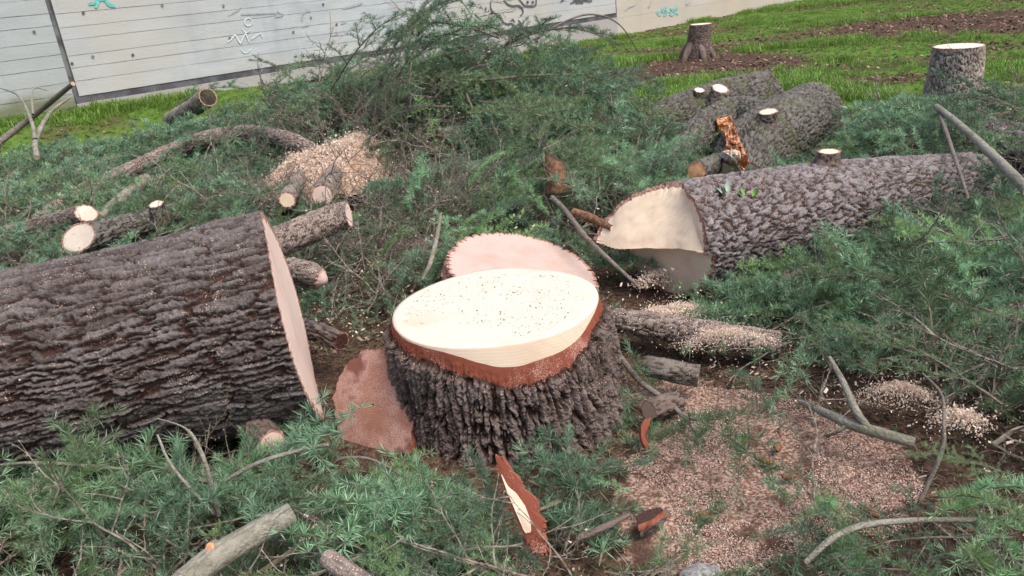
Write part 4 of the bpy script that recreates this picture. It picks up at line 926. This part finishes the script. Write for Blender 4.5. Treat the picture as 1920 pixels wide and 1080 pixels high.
for a, b_, r in TOPL:
    dd = seg_dist(X, Y, a, b_); cap = np.where(dd < r+.08, a[2]-.12, 9.); Zb = np.minimum(Zb, cap)
e_ = .08; gxh = (H(X+e_, Y)-H(X-e_, Y))/(2*e_); gyh = (H(X, Y+e_)-H(X, Y-e_))/(2*e_)
yaw = 14*fbm(X*.8+20, Y*.8, 58, 2)+rng.normal(0, .75, len(X)); slope = gxh*np.cos(yaw)+gyh*np.sin(yaw)
pitch = -np.arctan(slope)*.8-rng.uniform(-.25, .55, len(X)); roll_ = rng.normal(0, .5, len(X))
R = np.stack([roll_, pitch, yaw], -1); near = Y < 5.2
# nothing lies on the sawn faces and open sawdust: sprays whose body would cover them are left out
CLEAR = [(770, 840, 45, 2.3), (850, 845, 38, 2.2), (940, 845, 38, 2.15), (1030, 845, 38, 2.15), (1110, 835, 38, 2.2), (1170, 800, 45, 2.3), (685, 850, 62, 2.4), (740, 880, 45, 2.25), (670, 300, 55, 5.8), (640, 265, 45, 6.2), (560, 300, 40, 5.6), (930, 600, 190, 2.5), (820, 780, 75, 2.25), (950, 790, 85, 2.2), (1100, 770, 80, 2.2), (860, 850, 30, 2.1), (1000, 850, 30, 2.1), (148, 450, 60, 4.7), (155, 398, 24, 5.0), (300, 400, 24, 5.0), (230, 430, 50, 4.8), (510, 830, 46, 2.3), (480, 850, 30, 2.2), (690, 760, 62, 2.5), (680, 690, 45, 2.6), (700, 850, 45, 2.4), (735, 850, 30, 2.3), (945, 885, 42, 2.1), (970, 930, 48, 2.0), (1000, 985, 48, 1.95), (1015, 1025, 34, 1.9), (1240, 490, 60, 3.5),
         (1290, 520, 40, 3.5), (1480, 533, 34, 3.2), (1563, 468, 22, 3.6), (1216, 772, 28, 2.5), (1212, 815, 22, 2.4), (590, 525, 34, 3.2), (600, 330, 62, 4.7), (560, 340, 45, 4.8), (650, 400, 40, 3.9), (590, 420, 40, 3.8), (1036, 325, 34, 4.3), (1045, 345, 30, 4.3), (1000, 480, 90, 3.4), (900, 465, 60, 3.6), (1100, 510, 35, 3.3),
         (1370, 250, 60, 5.7), (1385, 295, 45, 5.6), (1450, 240, 70, 6.2), (1520, 195, 45, 6.8), (1310, 195, 45, 6.9), (1400, 160, 50, 7.2), (1740, 320, 1, .1), (1310, 322, 26, 4.6), (1420, 840, 55, 2.4), (1600, 870, 60, 2.4), (1600, 800, 60, 2.5), (1680, 825, 45, 2.5), (480, 1000, 55, 2.0), (400, 1035, 50, 1.9), (330, 232, 24, 7.5), (1700, 735, 50, 2.7), (1320, 1065, 50, 1.7), (1220, 970, 45, 2.0),
         (1255, 690, 40, 2.8), (480, 250, 60, 5.8), (400, 255, 40, 5.9), (300, 295, 40, 5.7)]
def clear_view(x, y, z, yaw_, pit, ln):
    ok = np.ones(len(x), bool)
    for q in (0., .25, .5, .75, 1.):
        p = np.stack([x+np.cos(yaw_)*ln*q, y+np.sin(yaw_)*ln*q, z-np.sin(pit)*ln*q], -1)-CAM
        dd = p@cF; u_ = 960+FPX*(p@cR)/dd; v_ = 540-FPX*(p@cU)/dd
        for cx, cy, cr, cd in CLEAR: ok &= ~((np.hypot(u_-cx, v_-cy) < cr) & (p[:, 1] < cd))
    return ok
cv_ = clear_view(X, Y, Zb, yaw, pitch, .36); X, Y, Zb, R, near, yaw = X[cv_], Y[cv_], Zb[cv_], R[cv_], near[cv_], yaw[cv_]
print('sprigs', near.sum(), (~near).sum())
reg = np.where(Y > 4.9, 0, np.where(X > .55, 1, np.where(Y < 2.45, 2, 3)))
names = {0: ('cedar_brush', 'high heap of cut blue-green cedar boughs piled before the concrete wall', 'brush pile'), 1: ('cedar_brush', 'spread of cut cedar boughs around the notched log and sawdust patch', 'brush'),
         2: ('cedar_brush', 'cedar needles and sprays matted on the ground before the massive trunk', 'brush'), 3: ('cedar_brush', 'dark trampled cedar sprays between massive trunk, stump and round slab', 'brush')}
for k in range(4):
    for f, (cc, nv) in enumerate(((C_SPRIG, 7), (C_FAR, 3))):
        m_ = (reg == k) & (near if f == 0 else ~near)
        if m_.sum() == 0: continue
        pts = np.stack([X, Y, Zb], -1)[m_]; loc = (pts[:, 0].mean(), pts[:, 1].mean(), 0)
        scatter(names[k][0], pts, R[m_], rng.uniform(.6, 1.3, m_.sum()), rng.integers(0, nv, m_.sum()), cc, names[k][1]+(' , nearer edge' if (k == 0 and f == 0) else ''), names[k][2], loc)
bl_ = []
for k in range(5):
    pl = Plant(400+k); shoot(pl, (0, 0, 0), (1, 0, .12), (.95, 1.2, .8, 1.05, .9)[k], (.007, .009, .006, .008, .006)[k], 2, droop=(.05, .08, .03, .06, .1)[k], bare=.18, side_len=.34, dense=1., k=18, nl=.038, wob=.10)
    bl_.append(('bough', proto_mesh('bough', pl, 'needle_light' if k == 2 else 'needle', nw=.0028)))
C_BOUGH = collection('cedar_boughs_small', bl_)
nb_ = 5200; XB = rng.uniform(-5, 5, nb_); YB = rng.uniform(1.5, 8.8, nb_); hB = H(XB, YB)
yb = 14*fbm(XB*.8+20, YB*.8, 58, 2)+rng.normal(0, .5, nb_)
kb = (rng.uniform(0, 1, nb_) < .16*np.clip(hB/.15, .2, 1)) & (hB > .05) & allow(XB, YB, .15) & (np.abs(XB) < YB*.8+.6) & ~poly_mask(XB, YB, DZ) & ~poly_mask(XB, YB, MID)
XB, YB, hB, yb = XB[kb], YB[kb], hB[kb], yb[kb]; ex = XB+np.cos(yb)*.6; ey = YB+np.sin(yb)*.6
pb_ = -np.arctan((H(ex, ey)-hB)/.6)*.8-rng.uniform(-.02, .22, len(XB))
okb = clear_view(XB, YB, hB, yb, pb_, .95) & allow(ex, ey, -.05) & ~poly_mask(ex, ey, DZ)
XB, YB, hB, yb, pb_ = XB[okb], YB[okb], hB[okb], yb[okb], pb_[okb]
print('boughs', len(XB))
scatter('cedar_brush', np.stack([XB, YB, hB*.85+.01], -1), np.stack([rng.normal(0, .3, len(XB)), pb_, yb], -1), rng.uniform(.6, 1.15, len(XB)), rng.integers(0, 5, len(XB)), C_BOUGH, 'loose feathery top layer of cut cedar boughs covering all the brush', 'brush')
# bare twigs through the brush
n_ = 9000; X2 = rng.uniform(-5, 4.5, n_); Y2 = rng.uniform(1.4, 7.5, n_); h2 = H(X2, Y2)
dzt = ~poly_mask(X2, Y2, DZ) | (rng.uniform(0, 1, n_) < .35)
k2 = (rng.uniform(0, 1, n_) < .06+.09*(Y2 < 5)+.08*(Y2 < 2.6)+.25*((Y2 > 3.6) & (Y2 < 5.4) & (X2 < .6))+.6*poly_mask(X2, Y2, MID)) & allow(X2, Y2, .12) & (np.hypot(X2-SX, Y2-SY) > .85) & (h2 > .04) & (np.abs(X2) < Y2*.8+.5) & dzt
for a, b_, r in TOPL: k2 &= seg_dist(X2, Y2, a, b_) > r+.1
X2, Y2, h2 = X2[k2], Y2[k2], h2[k2]; ya2 = rng.uniform(0, 6.3, len(X2)); pi2 = rng.normal(-.15, .3, len(X2)); cv_ = clear_view(X2, Y2, h2, ya2, pi2, .5); X2, Y2, h2, ya2, pi2 = X2[cv_], Y2[cv_], h2[cv_], ya2[cv_], pi2[cv_]
scatter('bare_twigs', np.stack([X2, Y2, h2*rng.uniform(.5, 1.05, len(X2))+.01], -1), np.stack([rng.uniform(0, 6.3, len(X2)), pi2, ya2], -1),
        rng.uniform(.6, 1.1, len(X2)), rng.integers(0, 6, len(X2)), C_TWIG, 'tangle of thin grey bare twigs caught all through the cut brush', 'twigs')
# chips over the trampled ground
def sc_ground(name, poly, n, coll, nv, label, cat, smin=.6, smax=1.4, z0=.0, zh=.0, extra=None):
    p = np.array([q[:2] for q in poly]); x = rng.uniform(p[:, 0].min(), p[:, 0].max(), n); y = rng.uniform(p[:, 1].min(), p[:, 1].max(), n)
    m_ = poly_mask(x+.16*(fbm(x*4, y*4, 78, 3)-.5)*2, y+.16*(fbm(x*4+9, y*4, 79, 3)-.5)*2, poly) & (fbm(x*6, y*6, 77, 4) > .45+.20*rng.uniform(0, 1, n))
    if extra is not None: m_ &= extra(x, y)
    x, y = x[m_], y[m_]; z = gz(x, y)+z0+rng.uniform(0, 1, len(x))*zh
    loc = (x.mean(), y.mean(), 0)
    return scatter(name, np.stack([x, y, z], -1), rng.uniform(-.6, .6, (len(x), 3))+np.stack([x*0, x*0, rng.uniform(0, 6.3, len(x))], -1), rng.uniform(smin, smax, len(x)), rng.integers(0, nv, len(x)), coll, label, cat, loc)
sc_ground('sawdust_chips', DUSTPOLY, 180000, C_CHIP, 5, 'pink and rust-red sawdust chips strewn on the ground right of the large stump', 'sawdust', .14, .48, .002, .010)
sc_ground('bark_litter', DUSTPOLY, 2600, C_LIT, 6, 'dark bark crumbs mixed in the sawdust patch', 'litter', .06, .30, .004, .01)
sc_ground('pale_chips', DUST2, 5000, C_SHAV, 4, 'pale wood chips scattered behind the half-hidden log and wide stump', 'wood chips', .6, 1.6, .003, .01)
MID3 = [np.array([q[0], q[1], 0]) for q in MID]
sc_ground('leaf_litter', MID3, 5000, C_LIT, 6, 'dark needle litter and bark crumbs on the trampled ground beyond the stump', 'litter', .2, .7, .01, .05)
sc_ground('pale_chips', MID3, 7000, C_PALE, 5, 'pale chips sprinkled on the trampled ground beyond the stump', 'wood chips', .4, 1.4, .02, .10)
# flecks of sawdust caught on the brush
n_ = 26000; X3 = rng.uniform(-4, 3.5, n_); Y3 = rng.uniform(1.4, 7.2, n_); h3 = H(X3, Y3)
dustc = [(-1.1, 4.9, .9, 1.), (-.6, 4.3, .7, .8), (1.2, 2.9, .5, .9), (1.6, 2.2, .35, .7), (.7, 3.3, .3, .6), (-2.3, 5.6, 1.2, .4), (1.4, 1.7, .6, .35)]
df = .26+sum(w_*np.exp(-((X3-a)**2+(Y3-b_)**2)/r**2) for a, b_, r, w_ in dustc)
k3 = (rng.uniform(0, 1, n_) < df*.9) & ~poly_mask(X3, Y3, DZ) & clear_view(X3, Y3, h3, X3*0, X3*0, .02) & (h3 > .03) & allow(X3, Y3, .0)
X3, Y3, h3 = X3[k3], Y3[k3], h3[k3]
scatter('sawdust_flecks', np.stack([X3, Y3, h3*rng.uniform(.6, .98, len(X3))+.005], -1), rng.normal(0, .7, (len(X3), 3))*np.array([1, 1, 5]), rng.uniform(.4, 1.5, len(X3)), rng.integers(0, 5, len(X3)), C_PALE, 'pale sawdust flecks and shavings caught on top of the cut boughs', 'sawdust')

# shed needles and duff on the bare soil
df_ = []
DUFF = chip_mat('shed_needles', [(.05, .10, .05), (.12, .16, .07), (.16, .10, .06), (.09, .055, .035), (.26, .19, .13), (.07, .13, .07), (.2, .13, .08)])
C_DUFF = chips('shed_needles', DUFF, 5, 8, (.015, .0011, .0006))
xd = rng.uniform(-3, 4, 70000); yd = rng.uniform(1.3, 6, 70000); kd = (np.abs(xd) < yd*.8+.4) & allow(xd, yd, -.02) & (~poly_mask(xd, yd, DUSTPOLY) | (rng.uniform(0, 1, 70000) < .25))
xd, yd = xd[kd], yd[kd]
scatter('shed_needles', np.stack([xd, yd, gz(xd, yd)+rng.uniform(.003, .022, len(xd))], -1), np.stack([rng.normal(0, .3, len(xd)), rng.normal(0, .35, len(xd)), rng.uniform(0, 6.3, len(xd))], -1), rng.uniform(.6, 1.5, len(xd)), rng.integers(0, 5, len(xd)), C_DUFF, 'shed green and brown needles littering the dark soil under the boughs', 'needles')
# sawdust heaps
def heap(c, rx, ry, h, label, n=9000, seed=0, a=0., coll=None, sc=(.6, 1.4), body=True):
    u = np.linspace(0, 1, 40)[:, None]; v = np.arange(90)/90*6.283
    edge = 1+.42*(fbm(np.cos(v)*3+5, np.sin(v)*3+5, seed, 4)-.5)*2+.12*(fbm(np.cos(v)*9+5, np.sin(v)*9+5, seed, 2)-.5)
    x = u*np.cos(v)*rx*edge; y = u*np.sin(v)*ry*edge
    z = h*(1-u**2)**1.3*(.3+1.4*fbm(x*7+3, y*7+3, seed, 4))-(.5*h+.02)*u**3+min(.07, h)*(fbm(x*26+9, y*26, seed+1, 4)-.5)
    x2 = x*math.cos(a)-y*math.sin(a); y2 = x*math.sin(a)+y*math.cos(a)
    o = link('sawdust_heap', None, None, label, 'sawdust heap', loc=c)
    if body: link('heap_body', mesh('heap_body', np.stack([x2, y2, z*np.ones_like(x2)], -1), grid_faces(40, 90, True), [MAT['sawdust']], True), o)
    k = rng.integers(0, 40*90, n); q = np.stack([x2.ravel()[k], y2.ravel()[k], (z*np.ones_like(x2)).ravel()[k]], -1)+rng.normal(0, 1, (n, 3))*np.where(rng.uniform(0, 1, (n, 1)) < .12, .07, .012)*np.array([1, 1, .35])+np.array([0, 0, .008])
    scatter('shavings', q, rng.uniform(0, 6.3, (n, 3)), rng.uniform(*sc, n), rng.integers(0, 4, n), coll or C_PALE, None, None, parent=o)
    return o
heap(PS(622, 322)+np.array([0, 0, .0]), .50, .40, .17, 'big mound of pale orange sawdust lying on the brush beyond the branch logs', 32000, 3, .3, sc=(.4, 1.4))
heap(PS(668, 262)+np.array([0, 0, -.02]), .15, .12, .04, 'small upper heap of sawdust just behind the big orange mound', 5000, 5, sc=(.5, 1.3))
heap(P(1250, 590, .15), .20, .08, .03, 'curly pale shavings heaped below the felling cut of the notched log', 4000, 7, .2, sc=(.2, .8), body=False)
heap(P(1235, 522, .09), .13, .06, .02, 'small clump of wood curls touching the notched log face', 900, 17, .2, sc=(.5, 1.4), body=False)
heap(PS(1690, 740), .13, .05, .025, 'pale crumbly sawdust clump on boughs beyond the forked grey branch', 2500, 9, -.4, sc=(.2, .7), body=False)
heap(PS(1800, 785), .08, .04, .02, 'smaller sawdust clump on boughs near the picture edge, past the curving stem', 1600, 11, -.3, sc=(.2, .7), body=False)
heap(P(1360, 636, .185), .20, .045, .02, 'sawdust crust lying along the top of the buried log', 4500, 13, -.1, sc=(.15, .5), body=False)

# crumbs lying on the sawn top and bark of the stump
def top_crumbs(parent, c, R_, z, n, coll, nv, sc=(.3, .8), name='sawdust_crumbs', tilt=(.02, -.01)):
    a = rng.uniform(0, 6.3, n); r = R_*np.sqrt(rng.uniform(0, 1, n)); x = r*np.cos(a); y = r*np.sin(a)
    m_ = fbm(x*9+4, y*9+4, 55, 3) > .45; x, y = x[m_], y[m_]
    scatter(name, np.stack([x, y, z+x*tilt[0]+y*tilt[1]+.002+x*0], -1), np.stack([rng.uniform(-.3, .3, len(x)), rng.uniform(-.3, .3, len(x)), rng.uniform(0, 6.3, len(x))], -1), rng.uniform(*sc, len(x)), rng.integers(0, nv, len(x)), coll, None, None, parent=parent)
top_crumbs(st, None, .35, SH, 260, C_LIT, 6, (.04, .13), 'bark_crumbs')
top_crumbs(st, None, .36, SH, 900, C_CHIP, 5, (.2, .5))

# grass and litter
n_ = 70000; GXp = rng.uniform(0, 1, n_); xx = rng.uniform(-9, 16, n_); yy = 6.5+20*rng.uniform(0, 1, n_)**1.3
vis = (np.abs(xx) < yy*.78+1) & (((xx-W0[0])*WN[0]+(yy-W0[1])*WN[1]) > .05)
so2 = soil_amount(xx, yy); lawn = poly_mask(xx, yy, GRASSPOLY) | poly_mask(xx, yy, GRASS2) | (yy > 9)
g = vis & lawn & (so2 < .42+.2*rng.uniform(-1, 1, n_)) 
gx_, gy_ = xx[g], yy[g]; patch = fbm(gx_*.8, gy_*.8, 91, 3)
scatter('grass', np.stack([gx_, gy_, gz(gx_, gy_)], -1), np.stack([rng.normal(0, .1, len(gx_)), rng.normal(0, .1, len(gx_)), rng.uniform(0, 6.3, len(gx_))], -1), (.45+1.1*sst(.4, .7, patch))*rng.uniform(.7, 1.3, len(gx_)), rng.integers(0, 5, len(gx_)), C_GRASS,
        'bright green short grass growing behind the logs and along the wall', 'grass')
g = vis & lawn & (so2 > .25+.25*rng.uniform(-1, 1, n_)); g &= rng.uniform(0, 1, n_) < .9
scatter('leaf_litter', np.stack([xx[g], yy[g], gz(xx[g], yy[g])+.012], -1), rng.uniform(-.5, .5, (g.sum(), 3))+np.stack([xx[g]*0, xx[g]*0, rng.uniform(0, 6.3, g.sum())], -1), rng.uniform(.35, 1.1, g.sum()), rng.integers(0, 6, g.sum()), C_LIT,
        'brown leaf litter and bark crumbs on the bare patches of the lawn', 'litter')

# dust that fell on wood
bpy.context.view_layer.update()
def fall_dust(root, x0, x1, y0, y1, n, coll, nv, sc, name='sawdust_specks', thr=.0):
    out = []; xs = rng.uniform(x0, x1, n); ys = rng.uniform(y0, y1, n)
    k_ = fbm(xs*6, ys*6, 88, 3) > thr; kids = [o for o in root.children if o.type == 'MESH' and len(o.data.polygons) and not o.modifiers]
    for x_, y_ in zip(xs[k_], ys[k_]):
        o_ = Vector((x_, y_, 1.2))-root.location; best = None
        for ob in kids:
            h_, l_, nr, _i = ob.ray_cast(o_, Vector((0, 0, -1)))
            if h_ and (best is None or l_.z > best[0].z): best = (l_.copy(), nr.copy())
        if best: out.append(np.array(best[0])+np.array(best[1])*.002)
    if not out: return
    out = np.array(out); m_ = len(out)
    scatter(name, out, rng.uniform(0, 6.3, (m_, 3)), rng.uniform(*sc, m_), rng.integers(0, nv, m_), coll, None, None, parent=root)
def by_label(t): return next(o for o in SC.objects if o.get('label', '').startswith(t))
fall_dust(by_label('reddish sawdust-covered'), -.75, -.35, 2.1, 2.9, 5000, C_CHIP, 5, (.2, .5))
fall_dust(by_label('thin round trunk'), -.35, .5, 3.1, 4.1, 4000, C_CHIP, 5, (.2, .55), thr=.42)
fall_dust(by_label('thin round trunk'), -.35, .5, 3.1, 4.1, 700, C_LIT, 6, (.03, .12), name='bark_crumbs', thr=.4)
fall_dust(A_, -2.2, -.8, 2.2, 3.2, 1500, C_PALE, 5, (.2, .6), thr=.45)
fall_dust(F_, .5, 2.3, 3.3, 4.6, 2500, C_PALE, 5, (.2, .7), thr=.4)
fall_dust(by_label('buried log'), .4, 1.5, 2.7, 3.3, 5000, C_CHIP, 5, (.3, .8))
fall_dust(by_label('sawdust-topped'), -1.4, -.7, 3.5, 4.3, 1500, C_PALE, 5, (.3, .6))
fall_dust(st, -.6, .5, 2.1, 3.0, 2500, C_CHIP, 5, (.2, .45), thr=.42)
# ------------------------------------------------------------------ individual boughs
def bough_meshes(seed, L, r0, droop, level=2, nm='needle', dense=.95, bare=.13, k=19, nl=.039, up0=.1):
    pl = Plant(seed); shoot(pl, (0, 0, 0), (1, 0, up0), L, r0, level, droop=droop, bare=bare, side_len=.37, dense=dense, k=k, nl=nl, wob=.12)
    SV, SF, NV, NF, T, R_ = pl.build(.0024)
    return (mesh('stem', SV, SF, [MAT['twig']], False), mesh('needles', NV, NF, [MAT[nm]], False, {'tip': T, 'rnd': R_}))
BM = {'a': bough_meshes(11, 1.15, .009, .035, up0=.25), 'b': bough_meshes(12, .9, .007, .05), 'c': bough_meshes(13, 1.3, .011, .06, up0=.6), 'd': bough_meshes(14, .6, .005, .05, 1, bare=.1, k=14),
      'e': bough_meshes(15, .42, .004, .06, 1, 'needle_light', 1.1, .05, 16, .042), 'f': bough_meshes(16, .75, .006, -.02, dense=1.), 'h': bough_meshes(18, .62, .005, .03, 1, 'needle_light', 1.15, .05, 20, .042, up0=.15), 'g': bough_meshes(17, .38, .0035, .15, 1, 'needle_light', 1.2, 0, 18, .034)}
def bough(k, px, py, z, tx, ty, tz, label, s=None, roll=0., cat='cedar branch', name='cedar_bough'):
    a = PX(px, py, z); b_ = PX(tx, ty, tz); d = Vector(b_-a); 
    o = link(name, None, None, label, cat, 'cut cedar boughs lying over the brush', loc=a)
    nat = {'a': 1.15, 'b': .9, 'c': 1.3, 'd': .6, 'e': .42, 'f': .75, 'g': .38, 'h': .62}[k]; sc_ = s or d.length/nat*1.02
    xq = d.normalized(); zq = Vector((0, 0, 1)); yq = zq.cross(xq).normalized(); zq = xq.cross(yq)
    Mx = Matrix((xq, yq, zq)).transposed() @ Matrix.Rotation(roll, 3, 'X')
    o.rotation_euler = Mx.to_euler(); o.scale = (sc_,)*3
    link('stem', BM[k][0], o); n_o = link('needles', BM[k][1], o, kind='stuff')
    return o
BL = [
 ('c', 700, 230, None, 905, 10, -6.3, 'tallest bough, its tip crossing the bubble-letter graffiti on the wall'),
 ('c', 760, 260, None, 835, 28, -6.3, 'upright bough beside the tallest one, reaching over the wall joint marks'),
 ('a', 620, 170, None, 745, 45, -6.3, 'sparse bough tip silhouetted on the pale wall, on the sawdust side of the tallest bough'),
 ('b', 560, 160, -8.2, 480, 90, -8.2, 'bough fanning against the wall below the white scribbled face'),
 ('a', 900, 190, None, 1065, 330, None, 'dark bough drooping from the heap crest down toward the upright wood chunk'),
 ('c', 880, 130, -6.6, 1180, 120, -6.3, 'bough arching sideways from the crest over the wall footing'),
 ('a', 900, 150, None, 1245, 215, -6.3, 'long bough trailing from the crest onto the grass edge'),
 ('c', 850, 200, None, 690, 300, None, 'bough sloping down from the crest onto the sawdust mound'),
 ('g', 770, 175, None, 838, 262, None, 'bright blue-green shoot hanging at the front of the heap crest'),
 ('g', 1005, 90, -6.6, 1052, 130, -6.3, 'pale fluffy shoot tip hanging before the wall footing'),
 ('e', 730, 160, None, 690, 200, -6.3, 'light green spray on the crest side nearest the sawdust mound'),
 ('a', 960, 300, None, 1180, 400, None, 'bough lying between upright wood chunk and pale notched log face'),
 ('b', 1060, 260, None, 1240, 300, None, 'bough spread beneath the rear knotty log'),
 ('b', 1000, 180, None, 1160, 250, None, 'greyish bough halfway between crest and rear knotty log'),
 ('f', 860, 370, None, 945, 395, None, 'spray whose bluish tip hangs above the round slab'),
 ('g', 870, 428, None, 962, 448, None, 'fluffy blue-green shoot lying on the rim of the round slab'),
 ('d', 980, 440, None, 1130, 482, None, 'thin spray reaching across the face of the round slab'),
 ('b', 1240, 300, None, 1120, 330, None, 'bough lying at the back of the notched log tip'),
 ('b', 60, 345, None, 190, 300, None, 'bough at the picture edge beneath the pale forked bare branch'),
 ('b', 150, 290, None, 290, 262, None, 'bough reaching towards the little upright stub'),
 ('b', 330, 200, -8.2, 440, 130, -8.2, 'arched bough before the footing, beyond the mossy blunt branch'),
 ('b', 430, 330, None, 330, 300, None, 'dusty bough lying over the curved limb'),
 ('d', 420, 345, None, 330, 380, None, 'dark spray beside the sawn stub of the oval-faced log'),
 ('b', 470, 360, None, 350, 395, None, 'needle-rich bough drooping over the back edge of the massive trunk'),
 ('a', 1900, 600, None, 1560, 560, None, 'bough spreading from the picture edge to the brown-ringed log end'),
 ('a', 1880, 450, None, 1600, 400, None, 'bough covering the thin far end of the notched log'),
 ('b', 1920, 350, None, 1730, 260, None, 'bough under the long brown branch'),
 ('b', 1690, 240, None, 1580, 300, None, 'bough draped between forked log and far end of the notched log'),
 ('a', 1880, 760, None, 1600, 640, None, 'broad bough in the middle of the spread past the forked grey branch'),
 ('b', 1560, 560, None, 1400, 560, None, 'bough at the underside of the notched log'),
 ('f', 1640, 700, None, 1470, 640, None, 'sprays hiding the end of the sawdust-heaped log'),
 ('e', 1510, 640, None, 1500, 745, None, 'spray hanging down to the top edge of the sawdust patch'),
 ('e', 1345, 560, None, 1352, 655, None, 'small pale spray standing over the sawdust-heaped log'),
 ('a', 1920, 900, None, 1700, 860, None, 'bough just past the orange cut tip of the forked branch'),
 ('a', 1900, 1010, None, 1500, 1030, None, 'low bough along the sawdust patch edge under the long arched twig'),
 ('b', 1700, 1070, None, 1380, 1060, None, 'bough beside the pale speckled stone'),
 ('e', 1190, 925, None, 1090, 905, None, 'bough leaning against the foot of the stump behind the jagged strip'),
 ('f', 1230, 860, None, 1060, 960, None, 'spray with grey stem lying right of the jagged strip'),
 ('h', 730, 1110, None, 755, 905, None, 'bright upright spray in front of the reddish wedge'),
 ('h', 760, 1130, None, 850, 960, None, 'dense light green spray leaning toward the jagged strip'),
 ('e', 880, 1090, None, 905, 950, None, 'spray tucked behind the jagged strip at the picture foot'),
 ('h', 770, 1130, None, 680, 980, None, 'light shoot fanning beneath the foot of the reddish wedge'),
 ('h', 860, 1100, None, 830, 960, None, 'light green shoot between the bright upright spray and the dense leaning one'),
 ('h', 960, 1130, None, 900, 1010, None, 'light spray at the very foot of the picture under the jagged strip'),
 ('e', 700, 1080, None, 690, 960, None, 'small spray beside the pale speckled branch end'),
 ('h', 400, 905, None, 130, 870, None, 'large glossy spray arching along the underside of the massive trunk'),
 ('e', 300, 880, None, 215, 815, None, 'star-like tuft of long needles against the bark of the massive trunk'),
 ('h', 300, 960, None, 60, 1000, None, 'spray in the corner beneath the knobbly bare twigs'),
 ('e', 110, 1100, None, 60, 980, None, 'pale green tuft in the very corner of the picture'),
 ('d', 590, 950, None, 690, 940, None, 'dark spray past the sawn tip of the stout grey-green branch'),
 ('d', 330, 900, None, 250, 940, None, 'spray lying between knobbly twig and stout grey-green branch'),
 ('d', 640, 560, None, 690, 620, None, 'small dark spray in the gap below the dusty rounded log end'),
 ('d', 700, 500, None, 790, 520, None, 'green spray sprouting beside the crooked root-like twig'),
]
for i, q in enumerate(BL): bough(*q[:8], roll=rnd.uniform(-.4, .4))
